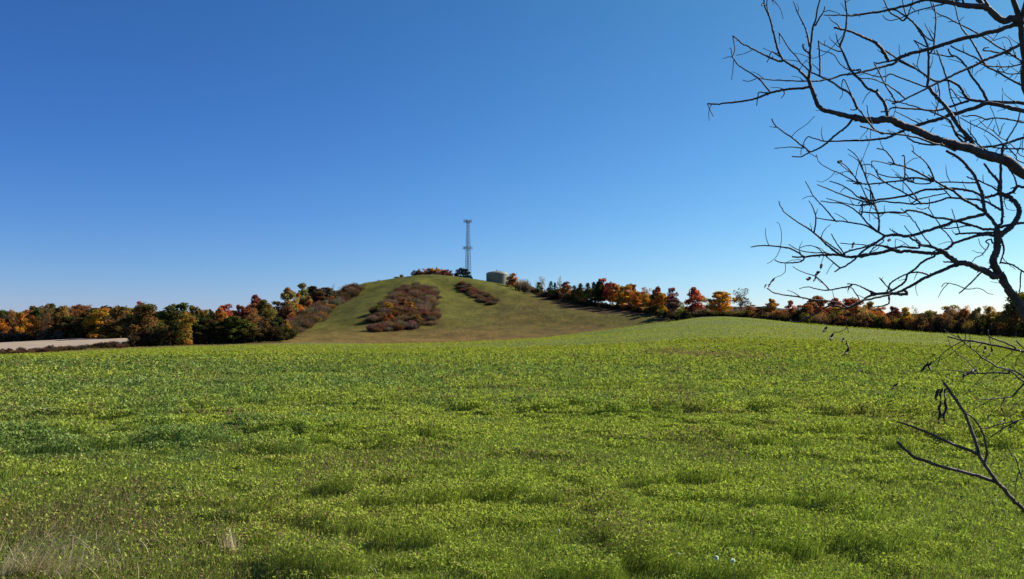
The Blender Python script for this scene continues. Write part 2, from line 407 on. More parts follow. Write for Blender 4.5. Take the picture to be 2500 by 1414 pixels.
def clover(N, d0, d1, k):
    x, y, r = scatter(N, d0, d1)
    h = canopy(x, y); keep = NR.rand(N) < (.24+.76*sm(.22, .5, h))*(.25+.75*sm(0, 16, Yb(1250+x/np.maximum(y, 1)*F)-y+(vn(x, y, 6, 61)-.5)*14))*(1-.6*worn(x, y)); x, y, r, h = x[keep], y[keep], r[keep], h[keep]; N = len(x)
    s = np.maximum(.010, k*np.where(r < 90, r, 90+(r-90)*.35))*(.6+.8*NR.rand(N))
    zt = Z(x, y)+.010+(.012+.20*h)*(1-.6*NR.rand(N)**1.5)*(.8+.5*np.minimum(r/60, 1))
    th = NR.rand(N)*2*np.pi; tl_ = .78-.4*sm(30, 120, r); tilt = NR.normal(0, 1, N)*tl_; ti2 = NR.normal(0, 1, N)*tl_
    u = np.stack([np.cos(th)*np.cos(tilt), np.sin(th)*np.cos(tilt), np.sin(tilt)], 1)
    w = np.stack([-np.sin(th)*np.cos(ti2), np.cos(th)*np.cos(ti2), np.sin(ti2)], 1)
    c = np.stack([x, y, zt], 1); s = s[:, None]
    V = np.stack([c-u*s, c+w*s*.62+[0, 0, .0], c+u*s, c-w*s*.62], 1)
    V[:, 0, 2] += s[:, 0]*.35; V[:, 2, 2] += s[:, 0]*.35
    col = np.repeat(tint(x, y, N), 4, 0)
    return V.reshape(-1, 3), np.arange(N*4).reshape(-1, 4), col
def merge(l):
    V = []; Fs = []; C = []; o = 0
    for v, f, c in l: V.append(v); Fs.append(f+o); C.append(c); o += len(v)
    return np.concatenate(V), np.concatenate(Fs), np.concatenate(C)
V, Fq, C = merge([clover(460000, 5.5, 26, .0017), clover(600000, 18, 130, .0015), clover(240000, 80, 330, .0010)])
mk('clover', V, Fq, m_leaf, cols=C, kind='stuff', label='leafy green clover and weeds covering the field', cat='clover')
def blades(N, d0, d1, k, hk):
    x, y, r = scatter(N, d0, d1); h = canopy(x, y)
    w = np.maximum(.0022, k*r)*(.7+.6*NR.rand(N)); H = (.022+.04*NR.rand(N)+.11*h)*(1+hk*NR.rand(N)**8)
    th = NR.rand(N)*2*np.pi; lean = (.2+.5*NR.rand(N))*H; la = NR.normal(-.5, .9, N)
    b0 = np.stack([x, y, Z(x, y)], 1); s = np.stack([np.cos(th), np.sin(th), 0*th], 1)*w[:, None]
    d = np.stack([np.cos(la)*lean, np.sin(la)*lean, H], 1); dm = d*[.35, .35, .58]
    V = np.stack([b0-s, b0+s, b0+dm+s*.7, b0+d, b0+dm-s*.7], 1)
    f = np.array([[0, 1, 2, 4], [4, 2, 3, 3]])
    col = tint(x, y, N)*[.80, .84, .9]
    idx = np.arange(N)[:, None]*5
    tri = np.concatenate([idx+np.array([0, 1, 2]), idx+np.array([0, 2, 4]), idx+np.array([4, 2, 3])])
    return V.reshape(-1, 3), tri, np.repeat(col, 5, 0)
V, Fq, C = merge([blades(420000, 5.5, 24, .00030, .6), blades(220000, 20, 80, .00034, .4)])
mk('grass', V, Fq, m_leaf, cols=C, kind='stuff', label='green grass blades standing among the clover', cat='grass')

# dry grass, bottom left, and a small straw tuft
def ribbon(base, az, L, bend, w, a0, seg=7):
    p = []; v = []; a = math.radians(a0); x = Vector(base); st = L/seg
    side = Vector((-math.sin(az), math.cos(az), 0)); 
    for i in range(seg+1):
        ww = w*(1-.75*i/seg); v += [x-side*ww, x+side*ww]
        d = Vector((math.cos(az)*math.cos(a), math.sin(az)*math.cos(a), math.sin(a))); x = x+d*st; a -= bend/seg
    return v
def straw(name, centres, label):
    V = []; Fq = []; C = []
    for (px, py, n, spread, Ls, az0, azs, bnd) in centres:
        a, yy, zz = ray(px, py); k = CAMZ/-zz; cx, cy = a*k, yy*k
        for _ in range(n):
            x = cx+R.gauss(0, spread); y = cy+R.gauss(0, spread*.6); L = Ls*R.uniform(.35, 1.15)
            v = ribbon((x, y, Zs(x, y)), az0+R.gauss(0, azs), L, R.uniform(*bnd), R.uniform(.0022, .0046), R.gauss(58, 10) if name == 'dry_grass' else R.gauss(80, 6))
            b0 = len(V); V += v; cc = np.array([.66, .54, .36])*R.uniform(.45, 1.15)
            C += [cc]*len(v)
            for i in range(len(v)//2-1): Fq.append((b0+2*i, b0+2*i+1, b0+2*i+3, b0+2*i+2))
    return mk(name, np.array([tuple(v) for v in V]), np.array(Fq), m_leaf, cols=np.array(C), kind='stuff', label=label, cat='dry grass')
straw('dry_grass', [(45, 1408, 150, .13, .80, .1, .25, (.35, .8)), (110, 1405, 180, .2, .48, .1, .5, (.4, 1.2)), (30, 1400, 160, .3, .32, .5, 1.2, (.3, 1.6)),
                    (190, 1350, 90, .35, .30, .5, 1.5, (.3, 1.8)), (250, 1400, 80, .35, .33, .4, 1.2, (.3, 1.8)), (420, 1330, 45, .45, .2, 1, 2, (.3, 1.5)),
                    (700, 1380, 60, .6, .16, 1, 2, (.3, 1.5)), (950, 1395, 60, .6, .14, 1, 2, (.3, 1.5)), (1550, 1400, 45, .7, .13, 1, 2, (.3, 1.5))],
      'long pale dry grass stems leaning over the bottom left corner of the field')
straw('straw_tuft', [(562, 1350, 60, .05, .22, 2.4, .7, (.05, .4))], 'small upright tuft of bleached straw left of centre near the front')

# dandelion seed heads
def dandelion(px, py, h, rr, label):
    a, yy, zz = ray(px, py); k = (CAMZ-h)/-zz; x, y = a*k, yy*k; z = Zs(x, y)
    e = empty('dandelion', (x, y, z), label, 'dandelion', 'dandelion seed heads in the field')
    m = MB(); m.tube([(0, 0, 0), (.008, 0, h*.5), (0, 0, h-rr*.6)], [.003, .0026, .0022], 6); m.build('stem', m_stalk, e)
    m = MB(); 
    for i in range(90):
        d = Vector((R.gauss(0, 1), R.gauss(0, 1), R.gauss(0, 1))).normalized(); o = d.orthogonal().normalized(); q = d.cross(o); c = Vector((0, 0, h)); 
        b0 = len(m.v); tip = c+d*rr; s = rr*.33
        m.v += [c+d*rr*.15, tip+o*s, tip+q*s, tip-o*s, tip-q*s]; m.f += [(b0, b0+1, b0+2), (b0, b0+2, b0+3), (b0, b0+3, b0+4), (b0, b0+4, b0+1)]
    m.build('seed_head', m_leaf, e, smooth=False, cols=np.full((len(m.v), 3), .95))
dandelion(1749, 1365, .33, .019, 'left one of the pair of white dandelion seed heads near the front right of centre')
dandelion(1789, 1372, .33, .019, 'right one of the pair of white dandelion seed heads near the front right of centre')
dandelion(1657, 1355, .2, .013, 'small closed white dandelion head left of the pair of open ones')
dandelion(1364, 1294, .2, .013, 'small white dandelion head alone in the near field centre')

# ------------------------------------------------------------------ tree prototypes (unit height, leaves as small faces)
def crown_mesh(seed, n, blobs, leaf, flat=1.0):
    """blobs: (x,y,z,rx,rz) ellipsoids; leaves through their outer volume"""
    rs = np.random.RandomState(seed); V = []; vol = np.array([b[3]**2*b[4] for b in blobs])**.72; vol /= vol.sum(); C = []
    for b, f in zip(blobs, vol):
        k = int(n*f)+4; d = rs.normal(size=(k, 3)); d /= np.linalg.norm(d, axis=1)[:, None]
        rad = (.35+.65*rs.rand(k)**.45)*(1+.12*np.sin(d[:, 0]*7+seed)*np.sin(d[:, 2]*6+1)*1.5)
        p = d*rad[:, None]*np.array([b[3], b[3], b[4]])+np.array(b[:3])
        u = rs.normal(size=(k, 3)); u /= np.linalg.norm(u, axis=1)[:, None]; w = np.cross(u, rs.normal(size=(k, 3))); w /= np.linalg.norm(w, axis=1)[:, None]
        s = leaf*(.5+1.0*rs.rand(k))[:, None]
        V.append(np.stack([p-u*s, p-w*s*.7, p+u*s, p+w*s*.7], 1))
        base = rs.uniform(.78, 1.22)
        cc = (base*(.65+.7*rs.rand(k)))[:, None]*np.array([1+.12*rs.randn(), 1+.12*rs.randn(), 1.])
        C.append(np.repeat(cc, 4, 0))
    V = np.concatenate(V).reshape(-1, 3); C = np.clip(np.concatenate(C), .1, 3)
    return V, np.arange(len(V)).reshape(-1, 4), C
def protomesh(name, V, Fq, C, mat, norm=True):
    if norm:
        V = np.array(V); V[:, 0] -= np.median(V[:, 0]); V[:, 1] -= np.median(V[:, 1]); V[:, :2] /= 2*np.percentile(np.hypot(V[:, 0], V[:, 1]), 93)*.93; V[:, 2] /= np.percentile(V[:, 2], 99.5)
    o = mk(name, V, Fq, mat, cols=C); me = o.data; bpy.data.objects.remove(o); return me
def trunk_mesh(seed, spread, top, n=8, r0=.02):
    r = random.Random(seed); m = MB(); m.tube([(0, 0, -.03), (.005, 0, .2), (.01, .005, .5), (0, 0, top)], [r0*1.3, r0, r0*.7, r0*.2], 6)
    for i in range(n):
        z = r.uniform(.18, .65); a = r.uniform(0, 6.28); l = spread*r.uniform(.6, 1)
        m.tube([(0, 0, z), (math.cos(a)*l*.5, math.sin(a)*l*.5, z+.12), (math.cos(a)*l, math.sin(a)*l, z+.26)], [r0*.5, r0*.35, r0*.1], 5)
    o = m.build('trunk', m_trunk); me = o.data; bpy.data.objects.remove(o); return me
def blobset(seed, style):
    r = random.Random(seed); B = []
    if style == 'round':
        for i in range(34):
            z = r.uniform(.2, .94); t = (z-.2)/.8; w = .36*math.sin(math.pi*min(1, (t*.82+.16)))
            a = r.uniform(0, 6.28); q = w*r.uniform(.3, .95); B.append((math.cos(a)*q, math.sin(a)*q, z, r.uniform(.05, .12), r.uniform(.04, .09)))
        B.append((0, 0, .6, .2, .25))
    elif style == 'tall':
        for i in range(34):
            z = r.uniform(.08, .95); t = z; w = .28*math.sin(math.pi*min(1, (t*.8+.2)))
            a = r.uniform(0, 6.28); q = w*r.uniform(.15, .9); B.append((math.cos(a)*q, math.sin(a)*q, z, r.uniform(.05, .10), r.uniform(.05, .10)))
    elif style == 'bush':
        for i in range(22):
            a = r.uniform(0, 6.28); q = .36*math.sqrt(r.random()); B.append((math.cos(a)*q, math.sin(a)*q, r.uniform(.12, .88-q*.9), r.uniform(.09, .17), r.uniform(.10, .17)))
    return B
P_round = [protomesh('crown', *crown_mesh(i, 4200, blobset(i, 'round'), .021), m_crown) for i in range(6)]
P_tall = [protomesh('crown', *crown_mesh(20+i, 3400, blobset(20+i, 'tall'), .020), m_crown) for i in range(4)]
P_bush = [protomesh('crown', *crown_mesh(40+i, 1500, blobset(40+i, 'bush'), .036), m_crown) for i in range(6)]
P_thin = [protomesh('crown', *crown_mesh(60+i, 1100, blobset(60+i, 'round'), .017), m_crown) for i in range(3)]
def conifer_mesh(seed):
    rs = np.random.RandomState(seed); V = []; C = []
    for i in range(17):
        z = .08+.9*i/17; w = .30*(1-z)**.75+.015
        for k in range(9):
            a = rs.rand()*6.283; L = w*rs.uniform(.7, 1.15)
            for q in range(14):
                t = rs.rand()**.6; p = np.array([math.cos(a)*L*t, math.sin(a)*L*t, z-.05*t+rs.normal(0, .012)])+rs.normal(0, .014, 3)
                u = rs.normal(size=3); u /= np.linalg.norm(u); v = np.cross(u, rs.normal(size=3)); v /= np.linalg.norm(v); s = .016*rs.uniform(.6, 1.4)
                V += [p-u*s, p-v*s*.6, p+u*s, p+v*s*.6]; C += [np.ones(3)*rs.uniform(.6, 1.3)]*4
    return np.array(V), np.arange(len(V)).reshape(-1, 4), np.array(C)
P_con = [protomesh('crown', *conifer_mesh(80+i), m_crown) for i in range(2)]
T_round = [trunk_mesh(i, .26, .8) for i in range(3)]
T_tall = [trunk_mesh(10+i, .16, .85) for i in range(2)]
def bare_mesh(seed, wide=.3):
    """bare crown: three levels of branches"""
    r = random.Random(seed); m = MB()
    def grow(p, d, L, rad, lv):
        q = [p]; 
        for i in range(3):
            d = (d+Vector((r.gauss(0, .12), r.gauss(0, .12), r.gauss(.05, .08)))).normalized(); q.append(q[-1]+d*L/3)
        m.tube(q, [rad, rad*.8, rad*.62, rad*.4], 4 if lv else 5, cap=False)
        if lv < 3:
            for i in range(6 if lv == 0 else 5):
                t = r.uniform(.25, 1); k = min(2, int(t*3)); s = q[k].lerp(q[k+1], t*3-k)
                dd = (d+Vector((r.gauss(0, .55), r.gauss(0, .55), r.gauss(.1, .3)))*(1+wide)).normalized(); grow(s, dd, L*r.uniform(.38, .6), rad*.5, lv+1)
    grow(Vector((0, 0, -.02)), Vector((0, 0, 1)), .62, .014, 0)
    o = m.build('trunk', m_trunk); me = o.data; bpy.data.objects.remove(o); return me
P_bare = [bare_mesh(i) for i in range(4)]
def brush_mesh(seed):
    """leafless twiggy shrub"""
    rs = np.random.RandomState(seed); V = []; C = []
    for i in range(420):
        a = rs.rand()*6.283; q = .34*math.sqrt(rs.rand()); b = np.array([math.cos(a)*q, math.sin(a)*q, rs.rand()*.35])
        hh = (.95-1.1*q)*rs.uniform(.5, 1.05); tp = b*[1.35, 1.35, 0]+[rs.normal(0, .06), rs.normal(0, .06), hh]
        d = tp-b; s = np.cross(d, rs.normal(size=3)); s /= np.linalg.norm(s); s *= .011
        V += [b-s, b+s, tp+s*.4, tp-s*.4]; C += [np.ones(3)*rs.uniform(.55, 1.45)]*4
    for i in range(260):
        d = rs.normal(size=3); d /= np.linalg.norm(d); p = d*(.5+.5*rs.rand())*[.42, .42, .42]+[0, 0, .45]; p[2] = max(p[2], .02)
        u = rs.normal(size=3); u /= np.linalg.norm(u); v = np.cross(u, rs.normal(size=3)); v /= np.linalg.norm(v); s = .03*rs.uniform(.6, 1.5)
        V += [p-u*s, p-v*s*.6, p+u*s, p+v*s*.6]; C += [np.array([1.25, 1.05, .9])*rs.uniform(.55, 1.6)]*4
    return np.array(V), np.arange(len(V)).reshape(-1, 4), np.array(C)
P_brush = [protomesh('crown', *brush_mesh(90+i), m_crown) for i in range(4)]

def child(name, me, parent, col=None):
    o = bpy.data.objects.new(name, me); COL.objects.link(o); o.parent = parent
    if col is not None: o.color = (*col[:3], 1)
    return o
CO = dict(orange=(.46, .20, .045), amber=(.46, .275, .055), gold=(.33, .235, .06), red=(.37, .125, .07), darkred=(.21, .06, .05), rust=(.30, .14, .06),
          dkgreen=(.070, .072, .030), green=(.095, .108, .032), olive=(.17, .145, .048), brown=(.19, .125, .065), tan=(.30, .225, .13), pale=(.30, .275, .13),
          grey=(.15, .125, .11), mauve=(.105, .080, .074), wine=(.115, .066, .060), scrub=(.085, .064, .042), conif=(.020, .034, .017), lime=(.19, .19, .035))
SHRUB = []      # grouped shrubs: the largest in view become objects, the remainder one undergrowth object
def shrub_later(x, y, z, rot, w, h, me, col, label, group): SHRUB.append((w*h/(y*y), x, y, z, rot, w, h, me, col, label, group))
def place(kind, px, top, wpx, Y, col, label, cat=None, group=None, hmin=None, jit=.12, hfix=None):
    """a tree whose foot stands on the terrain at distance Y; top row and width in photo pixels give its size"""
    x = (px-1250)/F*Y/CP; z = Zs(x, Y); tp = at(px, top, Y).z; h = max(tp-z, hmin or 1.2); w = wpx/F*Y
    names = dict(round='tree', tall='tree', bush='shrub', thin='tree', con='pine_tree', bare='bare_tree', brush='shrub')
    cats = dict(round='tree', tall='tree', bush='shrub', thin='tree', con='pine tree', bare='bare tree', brush='shrub')
    if kind in ('bush', 'brush') and group:
        c = CO[col] if isinstance(col, str) else col
        return shrub_later(x, Y, z-.05, R.uniform(0, 6.28), w, hfix or h, R.choice(P_brush if kind == 'brush' else P_bush), [v*R.uniform(1-jit, 1+jit) for v in c], label, group)
    e = empty(names[kind], (x, Y, z-.05), label, cat or cats[kind], group, R.uniform(0, 6.28))
    nat = .75 if kind == 'bare' else 1.0
    w *= {'bare': 1.0, 'con': 1.22}.get(kind, 1.14)
    e.scale = (w/nat, w/nat, h)
    if isinstance(col, str): col = CO[col]
    if kind == 'bare': col = (0, 0, 0)
    c = [v*R.uniform(1-jit, 1+jit) for v in col]
    if kind == 'bare':
        child('trunk', R.choice(P_bare), e)
    else:
        PM = dict(round=P_round, tall=P_tall, bush=P_bush, thin=P_thin, con=P_con, brush=P_brush)[kind]
        child('crown', R.choice(PM), e, c)
        if kind in ('round', 'thin'): child('trunk', R.choice(T_round), e)
        if kind in ('tall', 'con'): child('trunk', R.choice(T_tall), e)
    return e

# --- left wood: named front trees (kind, px, top, width, Y, colour, label)
LW = [
 ('tall', 6, 777, 32, 412, 'orange', 'bright orange tree cut by the left edge of the photo'),
 ('tall', 52, 764, 34, 418, 'amber', 'orange and yellow tree between the two brightest small orange trees of the left wood'),
 ('tall', 85, 771, 26, 408, 'orange', 'narrow reddish orange tree at the back edge of the pale field near its left end'),
 ('round', 30, 772, 46, 420, 'grey', 'grey half bare tree between the orange trees at the far left'),
 ('tall', 116, 764, 26, 425, 'rust', 'slim rust coloured tree right of the reddish orange one in the left wood'),
 ('tall', 141, 774, 26, 421, 'amber', 'small round golden tree left of the dark stretch of the left wood'),
 ('round', 108, 785, 40, 414, 'grey', 'grey leafless looking tree under the slim rust coloured tree'),
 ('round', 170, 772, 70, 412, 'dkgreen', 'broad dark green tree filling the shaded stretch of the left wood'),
 ('round', 215, 775, 60, 408, 'dkgreen', 'dark green tree directly left of the large golden tree'),
 ('round', 203, 762, 30, 430, 'olive', 'olive yellow tree top above the dark stretch of the left wood'),
 ('tall', 244, 753, 52, 405, 'amber', 'large golden yellow tree, brightest in the left wood'),
 ('round', 272, 784, 50, 396, 'dkgreen', 'dark low tree at the foot of the large golden tree'),
 ('round', 297, 750, 56, 396, 'brown', 'broad brownish olive tree right of the large golden tree'),
 ('round', 350, 742, 66, 300, 'olive', 'big olive and orange tree at the right end of the pale field'),
 ('tall', 345, 737, 28, 322, 'red', 'red topped tree rising above the big olive tree at the pale field end'),
 ('round', 322, 768, 50, 310, 'dkgreen', 'dark tree at the right end of the pale field, left of the big olive tree'),
 ('round', 392, 762, 46, 308, 'olive', 'low olive tree between the red topped tree and the big golden green one'),
 ('round', 428, 741, 74, 296, 'green', 'big dome shaped green tree with grey brown top left of the dark thicket'),
 ('tall', 455, 763, 36, 287, 'gold', 'golden olive tree on the right flank of the big dome shaped tree'),
 ('round', 480, 748, 42, 318, 'olive', 'olive brown tree behind the dark thicket, first to the right of the dome shaped tree'),
 ('round', 503, 757, 32, 315, 'gold', 'small golden brown topped tree behind the dark thicket'),
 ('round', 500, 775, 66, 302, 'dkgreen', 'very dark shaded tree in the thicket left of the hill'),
 ('tall', 518, 756, 16, 320, 'dkgreen', 'narrow dark pointed tree left of the flame red one'),
 ('round', 553, 744, 40, 318, 'red', 'flame red tree in the middle of the wood left of the hill'),
 ('round', 538, 752, 34, 312, 'orange', 'orange tree touching the left side of the flame red tree'),
 ('round', 572, 772, 74, 303, 'green', 'rounded dark green tree below the flame red tree'),
 ('round', 536, 785, 56, 301, 'dkgreen', 'low dark tree below the orange tree of the wood left of the hill'),
 ('round', 592, 746, 34, 345, 'darkred', 'dark reddish brown tree top right of the flame red tree'),
 ('round', 624, 721, 34, 372, 'darkred', 'tall dark red tree standing above the green one left of the hill'),
 ('round', 612, 742, 36, 350, 'rust', 'rust coloured tree at the foot of the tall dark red tree'),
 ('round', 646, 733, 54, 345, 'olive', 'large green and gold tree below the tall dark red tree'),
 ('round', 625, 770, 60, 318, 'scrub', 'brown grey tree under the large green and gold tree'),
 ('round', 600, 790, 60, 306, 'dkgreen', 'low dark tree at the field edge under the large green and gold tree'),
 ('tall', 651, 784, 24, 318, 'rust', 'small rusty tree in the shade below the green and gold tree'),
 ('round', 676, 775, 46, 326, 'dkgreen', 'dark tree left of the small orange tree at the hill foot'),
 ('tall', 699, 782, 20, 322, 'amber', 'small orange tree at the left foot of the hill'),
 ('bare', 656, 720, 26, 380, 'grey', 'bare grey tree top right of the tall dark red tree'),
 ('round', 682, 737, 50, 400, 'scrub', 'brown leafless scrubby tree left of the pale green tree'),
 ('tall', 706, 704, 36, 440, 'pale', 'pale yellowish green tree on the shoulder left of the hill'),
 ('tall', 708, 748, 26, 400, 'rust', 'orange brown tree below the pale yellowish green tree'),
 ('tall', 737, 692, 34, 500, 'pale', 'tall pale grey green tree at the crest of the left shoulder'),
 ('tall', 728, 715, 20, 470, 'orange', 'thin orange tree in front of the tall pale grey green one'),
 ('round', 765, 699, 54, 510, 'scrub', 'broad dark brown tree right of the tall pale grey green one'),
 ('tall', 752, 722, 18, 485, 'rust', 'thin rust coloured tree in front of the broad dark brown one'),
 ('round', 795, 702, 44, 520, 'grey', 'grey brown tree at the right end of the shoulder trees'),
 ('bare', 778, 695, 26, 530, 'grey', 'leafless tree behind the broad dark brown tree'),
 ('bare', 806, 694, 24, 530, 'grey', 'leafless tree above the shoulder, second from its right end'),
 ('bare', 830, 694, 20, 540, 'grey', 'thin leafless tree at the right end of the shoulder'),
]
for k, px, top, w, Y, c, lab in LW: place(k, px, top, w, Y, c, lab)
# back ranks of the left wood
rows = [(-40, 762), (10, 757), (60, 753), (95, 748), (130, 741), (165, 747), (210, 744), (250, 749), (290, 747), (340, 750), (390, 762), (440, 755), (490, 758), (540, 760), (590, 758), (640, 750)]
X = [r_[0] for r_ in rows]; Tt = [r_[1] for r_ in rows]
for i in range(56):
    px = -150+i*13.8+R.uniform(-5, 5); Y = R.uniform(428, 470); top = np.interp(px, X, Tt)+R.uniform(-1, 12)
    place('round', px, top, R.uniform(34, 54), Y, R.choice(['dkgreen', 'green', 'brown', 'brown', 'olive', 'scrub', 'rust', 'gold' if R.random() < .3 else 'olive']),
          'dark green to brown tree in the back ranks of the left wood', group='back rank trees of the left wood')
for i in range(40):   # under-edge of the wood
    px = -120+i*11.5+R.uniform(-4, 4); Y = 404+R.uniform(-1, 6)
    place('bush', px, 812+R.uniform(-5, 4)-px*.01, R.uniform(22, 34), Y, R.choice(['scrub', 'dkgreen', 'grey', 'olive']), 'low shaded shrub at the back edge of the pale field', group='shrubs at the back edge of the pale field')
for i in range(30):   # foot of the wood by the green field
    px = 330+i*13+R.uniform(-4, 4); Y = float(Yb(px))+8+R.uniform(0, 5)
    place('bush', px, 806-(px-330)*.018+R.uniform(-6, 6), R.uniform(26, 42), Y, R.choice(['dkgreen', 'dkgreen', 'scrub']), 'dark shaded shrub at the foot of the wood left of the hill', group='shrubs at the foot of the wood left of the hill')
for i in range(60):   # weedy strip between green field and pale field
    px = -60+i*6.8+R.uniform(-3, 3); t_ = R.random(); Y = float(Yb(px))+3+t_*22
    place(R.choice(['brush', 'bush', 'brush']), px, 0, R.uniform(12, 26), Y, R.choice(['scrub', 'mauve', 'brown', 'wine', 'scrub']), 'low brown weedy shrub in the strip in front of the pale field', group='shrubs of the weedy strip before the pale field', hfix=R.uniform(.7, 1.7)+1.0*max(0, (px-200)/130))
# --- scrub on the left slope of the hill
def fill(W_, n, hr, wr, cols, label, group, kinds=('brush',), taper=True):
    xs = [p[0] for p in W_]; ys = [p[1] for p in W_]; k = 0; out = []; tr = 0
    while k < n and tr < 20000:
        tr += 1
        x = R.uniform(min(xs), max(xs)); y = R.uniform(min(ys), max(ys))
        if not pip(np.array([x]), np.array([y]), W_)[0]: continue
        if any((x-a)**2+(y-b_)**2 < (wr[0]*.35)**2 for a, b_ in out): continue
        out.append((x, y)); k += 1
        kd = R.choice(kinds); w = R.uniform(*wr); c = CO[R.choice(cols)]
        shrub_later(x, y, Zs(x, y)-.1, R.uniform(0, 6.28), w, R.uniform(*hr), R.choice(P_brush if kd == 'brush' else P_bush), [v*R.uniform(.8, 1.25) for v in c], label, group)
fill(WBIG, 190, (1.8, 4.0), (4.5, 7.5), ['mauve', 'mauve', 'mauve', 'scrub', 'grey', 'grey', 'wine'], 'reddish brown leafless shrub in the large thicket on the front of the hill', 'shrubs of the large thicket on the hill')
fill(WSLOT, 60, (1.0, 2.3), (3.2, 5.5), ['mauve', 'wine', 'mauve', 'scrub'], 'reddish shrub in the narrow diagonal strip below the tower', 'shrubs of the narrow diagonal strip on the hill')
fill(WLSC, 230, (2.5, 5.5), (5, 8.5), ['mauve', 'scrub', 'grey', 'brown', 'scrub', 'mauve'], 'grey brown shrub on the overgrown left slope of the hill', 'shrubs of the left slope of the hill')
def one(px, py, w, h, col, label, kind='bush'):
    x, y, z = hit(px, py); e = empty('shrub' if kind in ('bush', 'brush') else 'tree', (x, y, z-.05), label, 'shrub' if kind in ('bush', 'brush') else 'tree', None, R.uniform(0, 6.28)); e.scale = (w, w, h)
    child('crown', R.choice(dict(bush=P_bush, tall=P_tall, brush=P_brush)[kind]), e, CO[col])
    if kind == 'tall': child('trunk', T_tall[0], e)
one(1015, 794, 4.5, 5, 'gold', 'yellow sapling near the lower right of the large hill thicket', 'tall')
one(1002, 762, 4.5, 5, 'amber', 'small amber sapling in the middle of the large hill thicket', 'tall')
one(948, 765, 4.5, 5.5, 'amber', 'amber sapling at the upper left of the large hill thicket', 'tall')
one(938, 795, 4.5, 5, 'rust', 'rust coloured sapling at the lower left of the large hill thicket', 'tall')
one(952, 790, 4.5, 5, 'rust', 'orange brown sapling beside the rust coloured one in the large hill thicket', 'tall')
one(985, 755, 5, 5.5, 'rust', 'reddish sapling above the middle of the large hill thicket', 'tall')
one(1042, 776, 4.5, 3.2, 'rust', 'rusty orange bush at the right end of the large hill thicket')
one(1150, 712, 4.5, 2.4, 'rust', 'bright reddish bush near the top of the narrow diagonal strip')
one(926, 765, 5, 4, 'lime', 'yellow green bush on the left margin of the large hill thicket')
one(1192, 727, 5.5, 2.6, 'dkgreen', 'dark green bush on the upper side of the narrow diagonal strip')
one(795, 758, 5, 5, 'tan', 'tan sapling in the brush on the left slope of the hill', 'tall')
one(745, 770, 6, 5, 'tan', 'pale tan sapling low in the brush on the left slope', 'tall')
one(812, 740, 6, 4, 'orange', 'orange bush high on the left slope of the hill')

# --- summit bushes, pine by the tower
for px, top, w, c, lab in [
  (1012, 660, 14, 'brown', 'small brown bush at the left end of the summit hedge'), (1022, 657, 13, 'rust', 'upright rusty bush second from the left on the summit'),
  (1037, 656, 20, 'orange', 'orange brown bush in the left half of the summit hedge'), (1050, 655, 20, 'rust', 'rust red bush in the middle of the summit hedge'),
  (1063, 653, 18, 'amber', 'tallest orange bush of the summit hedge'), (1076, 657, 20, 'orange', 'orange bush right of the tallest one on the summit'),
  (1090, 658, 20, 'darkred', 'dark red brown bush at the right part of the summit hedge'), (1100, 664, 12, 'brown', 'low brown bush at the right end of the summit hedge')]:
    place('bush', px, top, w, 600, c, lab)
for px, top, w in [(925, 683, 8), (968, 675, 14), (980, 669, 10), (873, 692, 12), (893, 689, 14), (860, 700, 14), (905, 688, 12)]:
    place('brush', px, top, w, 585, 'brown', 'small twiggy shrub on the skyline left of the summit hedge', group='small shrubs on the left skyline of the hill')
# broad dark pine: open layered crown
e = empty('pine_tree', (at(1131, 680, 605).x, 605, Zs(at(1131, 680, 605).x, 605)-.1), 'broad dark pine tree at the foot of the lattice tower', 'pine tree')
bl = []
for dx, dz, r_ in [(-19, 671, 4), (-13, 662, 5), (-6, 658, 5), (2, 660, 5), (8, 660, 4), (-15, 669, 5), (-8, 667, 4.5), (0, 668, 5), (8, 668, 5), (14, 667, 4), (16, 675, 4.5), (20, 679, 3.5), (10, 675, 4.5), (2, 676, 4.5), (-6, 676, 4.5), (-14, 676, 4.5), (-20, 677, 3.5), (6, 664, 4), (-3, 664, 4)]:
    p = at(1131+dx, dz, 605)-e.location; s = r_/F*605; bl.append((p.x, R.uniform(-2.5, 2.5), p.z, s*1.05, s*.85))
pm = protomesh('crown', *crown_mesh(300, 5200, bl, .26), m_crown, norm=False); child('crown', pm, e, CO['conif'])
m = MB(); m.tube([(0, 0, -.3), (0, 0, 4), (.2, 0, 9)], [.3, .25, .1], 7)
for b_ in bl[::2]: m.tube([(0, 0, max(.5, b_[2]-2)), (b_[0]*.6, b_[1]*.6, b_[2]-.6), (b_[0], b_[1], b_[2])], [.14, .1, .05], 5)
m.build('trunk', m_trunk, e)

# ------------------------------------------------------------------ tower
TX = at(1142, 680, 620).x; tz = Zs(TX, 620); TH = at(1142, 538, 620).z-tz
tw = empty('lattice_tower', (TX, 620, tz-.3), 'tall grey steel lattice communication tower on the hill top', 'tower', rz=math.radians(14))
def tr(z): return 2.75-1.55*(z/TH)          # leg circle radius
LA = [math.radians(a) for a in (90, 210, 330)]
def leg_pt(k, z): return Vector((math.cos(LA[k])*tr(z), math.sin(LA[k])*tr(z), z))
for k in range(3):
    m = MB(); m.tube([leg_pt(k, z) for z in (0, TH*.33, TH*.66, TH)], [.13, .12, .11, .10], 8); m.build('leg', m_steel, tw)
m = MB(); NB = 22
for i in range(NB):
    z0 = TH*i/NB; z1 = TH*(i+1)/NB
    for k in range(3):
        k2 = (k+1) % 3
        m.tube([leg_pt(k, z0), leg_pt(k2, z1)], [.06, .06], 5); m.tube([leg_pt(k2, z0), leg_pt(k, z1)], [.06, .06], 5)
        m.tube([leg_pt(k, z1), leg_pt(k2, z1)], [.06, .06], 5)
m.build('bracing', m_steel, tw)
